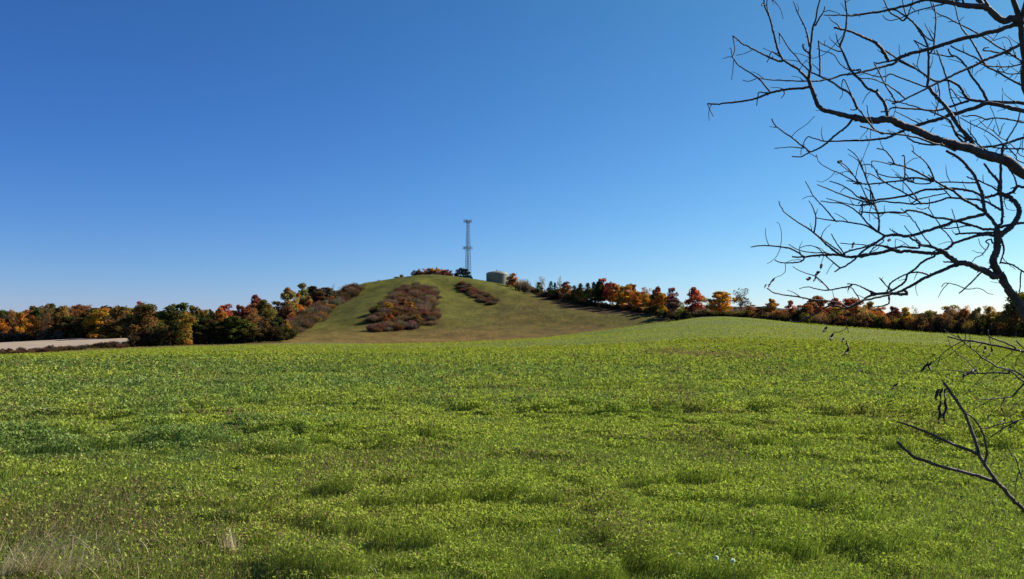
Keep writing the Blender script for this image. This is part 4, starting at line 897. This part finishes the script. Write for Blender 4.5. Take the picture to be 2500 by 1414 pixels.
# view, start width, end width (photo px), points; '*' marks a main branch (a part of its own)
ST = """
*B 17 14 1480,900 1420,500 1392,330 1385,190 1345,70 1300,-60
B 13 9 1385,190 1410,90 1440,-40
*B 21 10 1385,182 1310,160 1250,180 1180,150 1110,80 1050,55 900,50 820,30 720,12 600,-5 540,-6
B 14 11 1080,70 1030,20 980,-50
B 7 5 1150,110 1100,40 1060,-20
B 6 4 560,-5 450,35 350,60 180,100 100,112 0,125 -60,130
A 4 2 1414,125 1340,137 1250,130 1170,132 1100,130
B 5 1.5 880,-5 740,30 600,65 480,95 400,135 320,165 260,178 215,160 195,130
*B 13 8 1400,205 1290,225 1200,260 1120,275 1050,300 900,330 800,360 700,390 630,415 560,430 450,460 380,485 300,520
B 4 3 300,520 220,535 130,550
B 6 4 330,510 290,550 200,575 100,600 0,625
A 4.5 2 1414,625 1330,640 1250,650 1180,675 1110,690 1040,702 980,700 870,700 750,695 640,690 530,675
*B 8 3 1420,360 1380,385 1250,450 1180,480 1100,510 1000,560 900,605 820,640 740,680 660,720 580,760 470,815 400,850 340,880 280,895
*B 34 17 1700,1570 1414,1500 1270,1390 1160,1360 1050,1330 980,1290 900,1270 780,1240 690,1220 600,1180 520,1140 450,1110 370,1085 300,1050 250,1030 170,1035 100,1040 0,1025 -60,1005
A 14 9 1360,1015 1250,990 1160,965 1080,940 1045,900 1025,850 1000,780 985,740 970,690
A 7 3 970,690 975,640 985,590 980,500 985,400 995,330 1005,240 1030,170 1050,60 1075,-30
A 6 2.5 970,690 930,650 900,620 870,590 830,570 790,545 760,525 720,530 640,500 570,465 500,430 445,400 400,380 355,340 315,310
A 5.5 3 750,522 725,480 700,420 680,340 660,260 640,180 620,120 590,60 580,-30
A 3 2 625,120 610,60 612,-30
A 6 3 975,750 930,760 850,765 790,770 740,780 690,790 640,800 570,830 500,855 420,870 320,885 250,890 180,900 95,895
A 2 1.4 95,895 118,950 147,1005
A 4 2 640,800 600,750 560,700 520,665 460,625 415,600 370,570 335,530 310,480 300,410
A 1.6 1.2 322,530 315,610 305,692
A 2 1.5 315,310 322,360 332,420 320,470 305,490
A 1.3 1 480,432 410,465 340,478
A 2 1.3 520,675 480,695 430,702 400,690
A 3 1.5 725,490 690,470 655,448 635,470 628,500 608,540
A 3 1.5 620,802 580,800 540,797 530,840 520,912
A 3 1.3 755,785 760,815 730,848
A 2 1 640,-20 690,30 730,90 750,165
A 6 2 1390,940 1370,890 1340,830 1300,790 1240,760 1180,715 1110,680 1050,650 990,625 940,580 900,540 860,485 800,420 755,345 715,285
A 2 1.3 715,285 718,330 720,380
A 4 1.5 1385,940 1360,880 1330,800 1300,730 1270,685 1255,740 1262,780
A 1.4 1 1262,775 1260,820 1235,858
A 4.5 2 978,400 965,330 950,270 930,220 900,160 870,100 840,15
A 4.5 3 975,465 945,440 925,415 920,385
A 4 2 1030,220 1050,175 1080,130 1100,95 1110,55
A 2 1 1112,98 1150,92 1200,105 1240,122
A 3 1.5 1250,265 1220,215 1170,180 1145,145
*B 9 5 235,1010 230,960 205,880 180,850 140,800 100,780 60,760 30,725 0,690 -60,640
A 5 4 1405,680 1360,640 1320,580 1280,490 1240,395
A 4.5 3 1240,395 1265,330 1290,250 1295,190 1300,120 1285,0 1280,-40
A 3 1.5 1235,445 1180,425 1130,400 1085,380 1050,350
A 3.5 3 1065,655 1066,560 1064,470 1055,350
A 2.5 1.5 1238,395 1218,350 1205,285
A 1.3 1 1262,310 1190,390 1110,465 1000,508
A 3 1.5 1414,600 1360,610 1320,605 1270,580 1230,540 1210,505 1180,470 1140,450 1100,445 1040,420
B 9 4 240,515 215,470 190,430 155,390 120,360 60,335 0,310 -60,280 -120,262 -225,240
A 5 2.5 1345,1028 1300,1090 1220,1150 1150,1210 1100,1255 1050,1285 985,1310 950,1285 900,1250 860,1215 820,1185 760,1145 700,1100 665,1060 650,1025
A 3 2 985,1312 940,1335 900,1355 825,1350
A 2.4 1.5 920,1280 860,1272 800,1270 675,1282
A 1.3 1 820,1185 870,1130 950,1075 1020,1005
*B 13 8 1700,1010 1500,975 1414,960 1330,940 1250,920 1120,893 1060,905 1000,930 920,950 850,975 780,990 700,1025 600,1050 500,1080 430,1105
B 6 4 430,1105 370,1130 300,1160 250,1185 180,1198 100,1208 0,1212
A 4.5 1.3 1414,1212 1320,1215 1170,1220 1100,1218 1050,1205 1000,1190 965,1180 935,1215 920,1250 905,1290 903,1340
B 11 6 1414,893 1330,885 1250,885 1180,880 1100,880 1010,872 940,860 900,820
B 6 3 925,855 900,820 880,780 850,740 800,710 750,690 700,700 650,700 580,665 520,620 460,580 400,550 350,520 280,480 200,430
B 6 3 940,868 860,895 780,920 740,935 700,945 620,955 530,945 450,940 360,935 280,930 230,960 180,965
B 7 3 1090,862 1070,810 1050,780 1010,720 960,660 930,600 900,560 870,520 830,490 780,470 760,420
B 3 2.5 800,490 740,485 680,470 620,462 580,450
*B 7 3 1500,790 1414,750 1330,705 1250,660 1180,620 1100,580 1050,545 1000,500 950,480 900,455 840,430 780,395
*B 5 2 1480,570 1414,540 1350,500 1300,470 1240,430 1180,400 1110,350 1050,310 980,270 900,230 850,205 800,180 750,150 690,130 630,80 600,-10
B 2.5 1.5 830,190 800,185 760,190
B 5 2 1090,572 1060,530 1040,490 1000,420 960,350 920,300 880,250 860,200 840,150 820,60 790,40
B 2 1.5 1340,490 1320,430 1290,350 1255,322 1210,330 1150,352
B 4 2.5 1300,462 1250,460 1180,455 1120,440 1065,435 1075,415 1110,410
B 3.5 2.5 1450,530 1400,550 1330,570 1250,577 1120,572 1070,560 1000,535
B 3.5 2 1450,610 1390,630 1300,640 1220,620 1130,600
*B 12 8 985,1275 950,1200 900,1150 850,1090 810,1030 790,995 760,950 720,900 680,860 650,830 620,790 590,745
B 6.5 3 578,745 588,680 590,600 590,540 590,480 585,420 575,380 560,345 540,310 510,270 480,220 440,180 400,150 330,100 290,85 250,90
B 4 2.5 400,150 370,180 330,150 290,130 250,95 200,-10
B 3 2 410,140 430,80 460,-10
B 3 2 400,140 380,80 365,-10
B 3.5 2.5 460,190 500,240 540,290 580,330 625,355 640,340
B 2.5 1.5 630,345 600,290 575,240 555,200
B 4 2.5 590,470 625,430 638,390 645,300 650,220 655,160 645,90 630,30
B 3 1.5 560,400 520,380 465,350 500,395 515,450 500,520 485,575 455,545
B 3.5 2.5 745,680 725,610 700,540 680,480 660,430
B 3 2 760,700 770,780 790,850 810,900 830,950 850,1020 860,1080
B 2.5 2 790,770 830,830 870,880
B 3 2 660,700 680,760 685,820 670,900 640,1000
B 5 2 930,1210 880,1180 820,1140 780,1050 740,1020 700,1000 650,980 600,960 540,945 480,920 400,900 330,880 270,875 220,855
B 6 3 900,1230 860,1200 820,1150 800,1090 760,1030
B 3.5 2.5 310,885 285,840 260,800 220,740 190,680 160,620 140,580 120,545 130,540
B 3 2 385,850 330,800 260,750 220,725 180,710 120,685 80,680 0,675
B 3.5 2 565,750 480,720 400,690 330,665 260,640 200,665 120,655 40,630 -60,600
B 2.5 2 330,870 290,890 275,897
B 3 1.5 520,1070 460,1040 400,1010 350,985 300,960
B 3.5 2 470,590 400,560 340,530 300,490 240,450 200,430
*B 4 2.5 1500,1075 1414,1060 1300,1035 1200,1020 1140,1022 1080,1030 1040,1010 970,995 920,1005 880,1000
B 2.5 1.5 1450,1370 1350,1290 1260,1215 1200,1180 1150,1130 1080,1090 1030,1040
B 3 2.5 1260,1215 1310,1140 1350,1070 1370,1020 1380,960
*B 7 5 1500,1150 1414,1185 1330,1215 1250,1240 1160,1260 1060,1270 990,1275
B 4 3 1450,1290 1360,1285 1200,1280 1120,1265
B 3 2 1420,1410 1350,1350 1300,1300 1220,1230 1150,1170 1050,1110 960,1070 860,1015
B 1.7 1.2 1205,1160 1180,1080 1150,980 1120,920
B 1.7 1.2 1210,1150 1225,1090 1250,1062
B 3 2.5 930,1180 1000,1230 1080,1290 1160,1340 1260,1400
B 3 2 1000,1210 960,1160 925,1110
B 1.7 1.3 950,1160 955,1090 950,1040
B 5 3 820,1300 760,1270 700,1250 640,1240 570,1215 500,1190 420,1175 330,1160 250,1155 180,1145 90,1115 0,1090
B 4 3 190,1155 130,1120 80,1070 40,1010 0,960 -15,945
A 2.5 2 1385,945 1360,950 1330,947
B 2.4 1.8 110,1100 95,1050 70,990 60,910
B 1.3 1 92,1120 85,1210 50,1300 5,1410
B 1.3 1 60,1130 30,1160 0,1200
B 1.5 1 1330,880 1280,840 1235,800 1228,760
B 4 3 700,1240 640,1250 580,1250 500,1235 450,1215 400,1185
*C 30 18 1800,2150 1560,1750 1414,1470 1370,1390 1330,1330 1290,1280 1250,1210 1220,1150 1190,1110 1165,1070 1150,1030 1155,980 1175,930 1185,860 1192,800 1200,750
*C 11 6 1185,775 1175,720 1160,690 1120,640 1080,590 1065,530 1060,470 1045,410 1020,360 1000,310 980,270 940,220 900,170 860,135 820,105 780,85 740,60
*C 16 11 1205,790 1250,765 1300,720 1335,680 1360,640 1370,600 1370,560 1350,520 1320,490 1285,465 1250,450 1200,430
C 8 4 1200,440 1195,390 1198,340 1170,300 1140,270 1105,225 1070,175
C 6 6 1215,700 1225,650 1230,600 1222,540 1215,480 1215,400 1212,330 1213,250 1215,150 1225,70 1235,20
*C 7 6 1240,445 1280,435 1320,420 1340,390 1360,370 1414,378 1500,385
C 3.5 3 1355,370 1340,320 1330,290 1300,240
C 3 2 1340,385 1320,382 1300,392
C 6 3.5 1200,430 1160,450 1120,460 1070,465 1020,440 980,420 920,405 850,395 780,390 700,395 630,398 560,400 500,420 450,440 350,460 250,475 170,485 100,495 50,480 0,460
D 3.5 2 975,285 920,262 860,235 830,205 780,170 730,145 665,125
D 3.5 2 970,292 930,280 880,262 830,250 760,225 700,200 640,175 575,150
C 5.5 3 1215,575 1160,545 1100,510 1050,495 1000,485 920,482 850,475 760,470 700,490 650,505 600,515 520,520 450,525 360,515 280,510 180,500 100,525 0,530
D 2.5 1.5 960,295 880,300 800,290 720,270 640,248
C 3.5 2.5 1190,415 1140,375 1080,350 1020,320 970,310 920,287
C 3.5 2.5 995,340 900,340 820,335 740,335 650,340
*C 6.5 2.5 1085,595 1040,570 980,530 940,510 900,490 850,450 800,410 740,380 690,350 640,320 570,290 500,250 440,225 380,200 340,190 300,180 280,140 250,100 230,75 200,55 145,45
C 2.5 1.5 300,182 260,182 220,172 170,160 110,152 98,165 102,210
C 2.5 2 300,182 270,170 242,160
C 4 1.8 640,318 620,260 600,220 570,170 530,130 480,95 445,65
C 2.5 2 640,318 610,290 585,272
C 3 2.5 385,320 387,250 385,180 380,110 360,110
C 5 3 625,330 560,310 500,300 420,300 370,320 280,330 200,340 100,350 50,352 0,350 -60,345
C 3.5 1.8 520,515 470,450 430,400 380,340 330,290 305,268
C 3 1.8 450,330 360,300 250,290 190,275 150,260 130,230 110,200 90,185 50,183 0,190
C 3.5 2 515,505 450,470 400,440 340,405 270,370 200,330 150,300 100,270 30,250
C 3 2 200,330 170,300 150,270 145,225
C 3.5 1.8 155,755 165,690 160,640 150,600 130,550 100,510 90,450 90,380 60,330 40,260 15,200 0,160 -50,90 -110,50
C 3 2 135,500 110,450 80,410 40,385
C 3 2 780,460 750,430 720,400 680,365
C 3 2.5 440,520 500,485 560,470 650,450 740,430
C 3 2 600,345 540,350 480,345 400,325
*C 6 3 1175,745 1120,742 1070,740 1000,720 940,700 860,680 800,665 740,650 640,640 590,620 540,600 480,585 440,580 400,580 380,600 280,600 230,595 180,605 100,600 0,590
C 3 2 960,712 900,715 850,725 740,735 640,722
D 2.5 1.5 1180,350 1120,345 1050,350 980,350 900,348
C 8.5 6 1090,605 1020,625 950,640 870,660 800,680 740,705 680,720 620,745 560,760 490,785 420,800 370,800 330,790 280,790 230,800
D 5 4 1160,515 1110,512 1060,518
C 5.5 4 1160,765 1080,772 1000,775 930,775 860,780 820,785
C 2.5 1.5 860,772 845,730 830,680 810,630 790,565
*C 8 6 1162,795 1110,788 1060,790 1000,800 950,815 900,830 850,850 810,860 780,890 750,910 710,925
C 3 1.5 800,852 750,780 700,735 680,690 640,640 590,560 560,565 520,568 485,555
C 2 1.5 592,560 598,520 595,475
*C 19 12 1165,1150 1120,1125 1050,1090 1000,1070 950,1045 900,1035 850,1035 820,1015 790,1000 750,965 720,940 680,925
C 10 6 790,1000 720,945 650,950 580,945 500,940 450,935 400,930 340,938 280,920 200,940 130,950 60,965 0,980
C 10 5 840,1050 790,1062 740,1085 700,1100 620,1135 560,1160 500,1195 440,1230 380,1262 320,1290 280,1295 230,1295
C 6 4 720,935 660,910 600,885 540,880 500,860 480,840 450,830 420,800
C 5 3 700,930 640,905 600,895 550,888 500,880
C 3 1.8 620,892 590,850 560,820 520,760 490,710 480,690 450,660 430,630 395,600 350,562
C 2.5 1.5 520,860 480,820 430,770 405,745 380,710
C 4.5 4 640,975 560,1010 500,1060 460,1095 410,1130 395,1180 370,1210 310,1250 240,1290
C 3.5 3 595,1140 540,1120 500,1112 450,1115 400,1130 350,1150 300,1180 260,1210 245,1250 230,1290
C 2.5 1.8 275,1262 240,1240 210,1210 190,1180 165,1160
C 3 2.5 243,1310 248,1350 250,1380 220,1395 150,1414
C 3.5 3 800,1025 760,1025 720,1022
*C 4 2.5 1130,1075 1080,1095 1040,1120 1000,1160 940,1220 900,1255 855,1295
C 2 1.3 905,1255 850,1230 780,1210 730,1208 700,1240
C 2 1.2 915,1258 960,1258 1010,1250 1060,1265 1100,1295 1150,1305
C 3.5 1.3 1145,860 1130,830 1100,835 1085,850 1110,870 1100,900 1070,940 1040,970 1000,985 965,1025
C 1.7 1.2 1072,912 1040,880 1020,820
*C 5 3 1212,810 1225,850 1240,900 1238,940 1220,1000 1205,1040
C 3.5 3 1210,1030 1250,1035 1300,1045 1340,1065 1380,1090 1414,1112 1480,1150
C 3 2 1392,1095 1385,1150 1380,1230 1375,1290
C 4 3.5 505,905 430,900 350,892 280,905 220,890 170,882
*C 6 6 1200,725 1250,712 1300,700 1360,692 1414,690 1600,680
C 1.5 1 1240,470 1255,540 1275,570 1340,580
D 8 2 1040,640 980,650 920,655 860,665 800,670 740,658 700,655 640,655 570,660 520,665 480,668 440,640 380,610 345,602 310,597 260,592 200,588 150,590 100,600
D 3.5 2 482,670 475,690 450,705 400,712 330,712 295,705 270,692
D 3.5 3 485,670 440,672 395,668
D 5.5 1.8 790,672 730,650 690,620 650,590 600,540 560,505 510,465 450,430 400,395 340,350 320,320 305,295 297,265
D 3.5 2.5 760,655 720,620 690,600 650,570 610,540 570,510
D 3.5 1.6 553,492 562,440 565,380 550,330 535,295 515,268
D 4 2 1060,518 1000,485 940,450 890,435 830,425 760,415 700,410 630,400 570,390
D 3 1.6 708,412 660,355 610,300 570,260 540,220 515,170 490,125
D 4 1.8 1060,516 1030,500 1000,480 940,430 890,370 860,345 830,320 790,300 750,285 670,278 600,268
D 6.5 3 1062,520 1010,560 960,590 900,630 860,670 830,700 800,720 770,740 740,750 700,778
D 3 1.3 740,750 680,700 620,650 590,615 560,598 530,590 490,590 450,605
D 4 2.5 780,638 840,618 900,605 960,590 1000,585 1050,595 1100,615 1170,622
D 3.5 2 1100,612 1170,600 1250,598 1300,605
D 3 1.8 775,655 750,620 720,580 690,530 675,503
D 3 1.5 700,655 620,640 560,640 500,635 450,622 420,610 370,580
D 2 1.5 960,590 880,580 820,578 740,570
D 4 2 1020,480 1022,430 1018,380 1000,320 980,270 960,190 930,120 905,50 880,0 865,-30
D 2.5 1.5 930,245 905,190 880,140 840,90 800,50 760,20 720,-20
D 3 1.8 890,138 850,130 785,122
D 3 1.3 880,145 810,110 740,70 690,50 640,25 600,0 580,-25 568,-70
F 2.5 2 1160,1310 1130,1260 1100,1220 1060,1180 1020,1162 1045,1155
F 2.5 1.3 1270,1400 1250,1350 1230,1300 1210,1250 1190,1190 1170,1160 1150,1145 1095,1110
D 2.5 1.5 1150,500 1110,480 1095,465
D 1.2 .9 700,62 660,105 610,130 570,122
D 3 2 893,368 900,320 895,265 870,290
D 2.5 1.5 1050,560 990,600 950,640 1020,600 980,560
D 7 6 1220,938 1150,935 1080,930 1000,935 960,930
D 6 3 1000,937 930,960 900,990 860,1010 820,1030 780,1040
D 4 2 990,935 940,910 900,890 860,872 820,865 790,865
D 4 1.5 820,875 790,885 760,890 710,900 650,910 600,905 550,895 510,885 445,898
D 3 1.3 660,905 630,870 600,840 570,815 540,800 500,790 450,770 420,755 400,738
D 2.5 2 882,988 870,960 850,930 830,900 810,885
D 5 2.3 1150,925 1080,945 1010,960 950,975 890,985 800,1030 750,1010 680,990 620,985 540,978 480,965 430,955 380,950 320,940 270,930 240,915 215,895
D 4.5 2 890,1000 830,1020 780,1042 700,1020 650,1025 610,1050 560,1080 520,1100 480,1120 430,1138 385,1132 378,1122
D 2.5 2 1090,942 1095,975 1088,1005 1050,1022 990,1028
D 2.5 1.5 1100,908 1075,880 1050,855 1020,818
D 1.5 1 540,1100 590,1115 620,1140 645,1175 635,1200
D 1.6 1.2 775,1050 770,1110 785,1160 800,1215
D 1.5 1 780,1185 740,1208 690,1218 670,1240
D 1.3 .9 310,597 318,540 315,480 300,430 280,422
D 1.2 .9 305,620 280,670 240,705 215,718
D 1.2 .9 345,715 345,770 320,800 290,812 255,830 235,865
D 1.2 .9 620,670 605,710 600,760
D 1.2 .9 690,715 665,750 640,795
*E 8 3 1500,275 1273,222 1190,205 1100,185 1030,172 950,155 900,148 850,145 800,132 750,118
E 4 3 1210,192 1170,175 1130,155 1080,140 1030,118
E 3 2.5 1290,215 1250,180 1220,148
E 2 1.3 855,148 800,175 740,210 700,250 650,290 635,290
E 1.4 1 900,150 830,190 780,230 700,280
E 1.2 .9 745,120 755,160 775,190
*E 6 2 1500,520 1360,470 1273,430 1230,400 1200,370 1160,350 1120,335 1080,325 1030,290 980,260 930,215 880,180 845,145 815,110
E 4 3 1330,420 1273,395 1240,370 1200,355 1110,328
E 4 1.3 1165,372 1100,368 1030,370 980,372 920,375 870,370 830,360 760,350 690,352
E 2.5 1.2 960,372 930,340 900,310 870,275 850,260 830,250 800,253
E 4 1.8 1290,430 1250,470 1220,500 1190,532 1130,540 1080,545 1020,550 960,550
E 1.4 1 1195,220 1130,270 1060,330 1000,385 950,430 900,485 850,530
*E 5 2 1500,625 1273,685 1210,705 1150,715 1080,730 1040,745 980,755
E 3 1.5 1230,705 1180,725 1130,750 1080,785 1040,815
E 1.8 1.3 1190,700 1175,675 1155,660
E 1.5 1 1060,545 1010,575 960,600 920,625 872,648
*E 4 2.3 1500,1310 1400,1210 1273,1110 1250,1075 1235,1030 1225,980 1205,945 1185,942
E 2 1.2 1235,1060 1220,1110 1210,1190
E 1.5 1 1185,745 1172,775
""".strip().splitlines()
SAP = """
*E 13 9 1700,1800 1500,1590 1273,1320 1200,1250 1140,1180 1090,1130 1060,1085
*E 9 6 1060,1085 1020,1030 995,990 970,950 950,885 930,820 900,740 870,660 830,600 790,540 755,490 722,440
E 3 1.5 722,440 710,425 705,410
*E 9 6 1085,1122 1000,1095 920,1070 820,1045 720,1020 660,1005 600,980 550,965 510,950 470,915 440,890 415,860 395,845
E 7.5 3.5 965,945 920,915 870,895 800,870 720,835 650,800 590,775 530,750 460,725 400,708
E 6 3 1005,975 1015,930 1012,880 1000,820 980,770 960,730 940,700 910,670 870,648
E 1 .8 730,1012 800,1000 900,990 1000,992 1140,990
E 1 .8 690,830 670,900 650,980 600,1050 560,1110
E 1 .8 280,950 380,955 480,948
""".strip().splitlines()
TRUNKPX = 2920
def parse(lines):
    out = []
    for l in lines:
        main = l[0] == '*'; p = l.lstrip('*').split(); ox, oy, s = ZM[p[0]]
        fw = lambda w: w*(1.12-.24*min(1, max(0, (w-4)/7)))+.25
        out.append((main, fw(float(p[1])), fw(float(p[2])), [(ox+float(q.split(',')[0])/s, oy+float(q.split(',')[1])/s) for q in p[3:]]))
    return out
def catmull(P3, n):
    out = []
    for i in range(len(P3)-1):
        a = P3[max(i-1, 0)]; b = P3[i]; c = P3[i+1]; d = P3[min(i+2, len(P3)-1)]
        for k in range(n):
            t = k/n; out.append(.5*((2*b)+(c-a)*t+(2*a-5*b+4*c-d)*t*t+(3*b-a-3*c+d)*t**3))
    out.append(P3[-1]); return out
def build_bare(lines, root, D0, trunkpts, seed, slope, mat=None):
    r = random.Random(seed); done = []; parts = []          # done: list of (px,py,depth,part index,half width)
    for main, w0, w1, pt in parse(lines):
        # nearest point already drawn
        best = None
        for q in done:
            d = math.hypot(q[0]-pt[0][0], q[1]-pt[0][1])
            if d < 16 and (best is None or d < best[0]): best = (d, q)
        edge = pt[0][0] > 2490 and (best is None or best[0] > 9)
        if trunkpts and edge:
            a = pt[0]; b = pt[1]; k = (TRUNKPX-a[0])/max(6, a[0]-b[0]); yy = a[1]+(a[1]-b[1])*min(k, 6)*.75+60
            yy = min(1500, max(-500, yy)); mid = ((a[0]*.5+TRUNKPX*.5), (a[1]*.55+yy*.45)); pt = [(TRUNKPX, yy), mid]+pt; dep = D0; w0 = max(w0*1.3, w0+2)
            best = None
            sl = r.uniform(-.7, .7)/420.
            slopes = (sl, r.uniform(-slope, slope)/1000.)
        else:
            dep = best[1][2] if best else D0; slopes = (0, r.uniform(-slope, slope)/1000.)
        if best and best[0] > .5: pt = [(best[1][0], best[1][1])]+pt if best[0] > 2.5 else pt
        if main or not parts or best is None: idx = len(parts); parts.append(MB())
        else: idx = best[1][3]
        P3 = []; W_ = []; tot = sum(math.hypot(pt[i+1][0]-pt[i][0], pt[i+1][1]-pt[i][1]) for i in range(len(pt)-1)) or 1; s = 0
        for i, p in enumerate(pt):
            if i: s += math.hypot(p[0]-pt[i-1][0], p[1]-pt[i-1][1])
            sl = slopes[0] if (trunkpts and edge and i <= 2) else slopes[1]
            if i: dep = max(D0-1.7, min(D0+1.9, dep+sl*math.hypot(p[0]-pt[i-1][0], p[1]-pt[i-1][1])))
            P3.append(Vector((p[0], p[1], dep))); t = s/tot; W_.append(w0+(w1-w0)*t**.85)
        Q = catmull(P3, 4); n = len(Q); pts3 = []; rad = []
        for i, q in enumerate(Q):
            k = i/4; a = int(min(k, len(W_)-1)); wv = W_[a]+(W_[min(a+1, len(W_)-1)]-W_[a])*(k-a)
            j = min(.7, .12+wv*.05); q2 = (q.x+r.gauss(0, j), q.y+r.gauss(0, j), q.z)
            pts3.append(at(*q2)); rad.append(max(wv, .9)*.5/F*q.z*r.uniform(.93, 1.1))
            done.append((q.x, q.y, q.z, idx, wv/2))
        m = parts[idx]; m.tube(pts3, rad, 9 if w0 > 12 else 6)
        # fine side twigs
        if w0 > 2.4 and tot > 60 and seed != 3:
            for _ in range(int(tot/150+r.random())):
                i0 = r.randrange(2, n-1); q = Q[i0]
                if q.x > 2560: continue
                tx, ty = Q[i0+1].x-Q[i0-1].x, Q[i0+1].y-Q[i0-1].y; tl = math.hypot(tx, ty) or 1; tx /= tl; ty /= tl
                sg = r.choice((-1, 1)); a_ = sg*r.uniform(.5, 1.1); dx, dy = tx*math.cos(a_)-ty*math.sin(a_), tx*math.sin(a_)+ty*math.cos(a_)
                ln = r.uniform(12, 45); cv = r.uniform(-.5, .5); c3 = []; rr3 = []
                for k_ in range(6):
                    t_ = k_/5; an = cv*t_; ex, ey = dx*math.cos(an)-dy*math.sin(an), dx*math.sin(an)+dy*math.cos(an)
                    c3.append(at(q.x+ex*ln*t_+r.gauss(0, .5), q.y+ey*ln*t_+r.gauss(0, .5), q.z+slopes[1]*ln*t_+r.uniform(-.01, .01))); rr3.append((2.4-1.1*t_)*.5/F*q.z)
                parts[idx].tube(c3, rr3, 4)
        # buds and short spurs
        L = 0
        for i in range(1, n):
            L += math.hypot(Q[i].x-Q[i-1].x, Q[i].y-Q[i-1].y)
            if L > r.uniform(8, 26) and w0 > 1.6:
                L = 0; d = (pts3[i]-pts3[i-1]).normalized(); o = d.cross(Vector((r.gauss(0, 1), r.gauss(0, 1), r.gauss(0, 1)))).normalized()
                l = r.uniform(.001, .005)*(1 if r.random() < .88 else 2.5); rr = min(rad[i]*.6, .0045)
                m.tube([pts3[i], pts3[i]+(o*.9+d*.5)*(l+rad[i])], [rr, rr*.5], 4)
    for m in parts: m.build('branch', mat or m_bark, root)
D0 = 4.6
tp = at(TRUNKPX, 900, D0)
bt = empty('bare_tree', (0, 0, 0), 'leafless tree reaching in from the right edge with dark crooked branches close to the camera', 'bare tree')
m = MB(); zb = Zs(tp.x, D0); ys = [-800, -500, -200, 200, 500, 800, 1100, 1400]
tpts = [Vector((tp.x+.1, D0, zb-.1)), Vector((tp.x+.03, D0, zb+.15))]+[at(TRUNKPX+math.sin(y*.004)*12, y, D0) for y in ys[::-1]]
m.tube(tpts, [.17, .135]+list(np.linspace(.12, .05, len(ys))), 14); m.build('trunk', m_bark, bt)
build_bare(ST, bt, D0, True, 7, 1.1)
sp_ = empty('sapling', (0, 0, 0), 'bare forked sapling rising from the lower right corner with blunt broken tips', 'sapling')
def recentre(root, loc):
    for c_ in root.children: c_.data.transform(__import__('mathutils').Matrix.Translation(-Vector(loc)))
    root.location = loc
build_bare(SAP, sp_, 3.4, False, 3, .9, m_bark_lit)
# its foot runs down to the ground outside the frame
last = at(2050+1700/2.828, 780+1800/2.828, 3.4); m = MB(); fx, fy = last.x+.5, last.y+.1
m.tube([last, last+Vector((.18, .02, -.25)), Vector((fx-.02, fy, Zs(fx, fy)+.2)), Vector((fx, fy, Zs(fx, fy)-.05))], [.0115, .013, .016, .02], 8); m.build('stem', m_bark_lit, sp_)
recentre(sp_, (fx, fy, Zs(fx, fy)))
# curled seed pods hanging from the twigs
def pod(v, x0, y0, x1, y1, w, dep):
    ox, oy, s = ZM[v]; a = (ox+x0/s, oy+y0/s); b = (ox+x1/s, oy+y1/s); m = MB(); n = 9; c = []; rd = []
    dx, dy = b[0]-a[0], b[1]-a[1]; L = math.hypot(dx, dy); cv = R.uniform(-.25, .25)
    for i in range(n):
        t = i/(n-1); o = math.sin(t*math.pi)*cv*L+math.sin(t*12+x0)*L*.04
        c.append(at(a[0]+dx*t-dy/L*o, a[1]+dy*t+dx/L*o, dep+.02*math.sin(t*5))); rd.append(w*.5/F*dep*(.25+math.sin(min(.97, t+.08)*math.pi))*(.8+.35*math.sin(i*2.3)**2))
    m.tube(c, rd, 6); m.build('seed_pod', m_pod, bt)
for p in [('D', 270, 825, 235, 865, 4), ('D', 235, 862, 225, 890, 4), ('D', 212, 868, 200, 898, 3), ('D', 608, 722, 598, 755, 6), ('D', 595, 775, 560, 815, 6), ('D', 525, 815, 493, 828, 7), ('D', 570, 815, 545, 850, 4),
          ('D', 840, 565, 825, 612, 5), ('D', 645, 1172, 612, 1210, 5), ('D', 690, 1222, 672, 1282, 5), ('D', 678, 1232, 655, 1265, 5), ('D', 768, 1252, 762, 1290, 4), ('D', 785, 1285, 795, 1315, 5), ('D', 800, 1315, 752, 1380, 6),
          ('E', 612, 288, 540, 365, 5), ('E', 637, 290, 630, 360, 5), ('E', 405, 438, 345, 500, 4), ('E', 345, 495, 347, 520, 1.5), ('E', 690, 480, 668, 560, 7), ('E', 695, 560, 685, 720, 6), ('E', 735, 540, 715, 725, 6), ('E', 680, 640, 655, 665, 3), ('E', 712, 470, 700, 560, 5), ('E', 740, 470, 738, 560, 4),
          ('E', 945, 345, 905, 375, 8), ('E', 905, 370, 850, 408, 7), ('E', 1005, 185, 985, 235, 5), ('E', 1050, 190, 1022, 258, 4), ('E', 1145, 685, 1105, 712, 4), ('E', 1183, 735, 1170, 772, 4), ('E', 1030, 650, 1050, 720, 2.5), ('E', 975, 240, 950, 330, 2),
          ('F', 1015, 1168, 1050, 1155, 6), ('D', 1100, 545, 1085, 560, 6), ('A', 575, 30, 560, 48, 5), ('B', 150, 770, 172, 830, 7), ('D', 30, 0, 30, 1, .1)][:-1]:
    pod(*p, 4.4)
recentre(bt, (tp.x, D0, zb))
print('objects', len(bpy.data.objects), 'verts', sum(len(m_.vertices) for m_ in bpy.data.meshes))
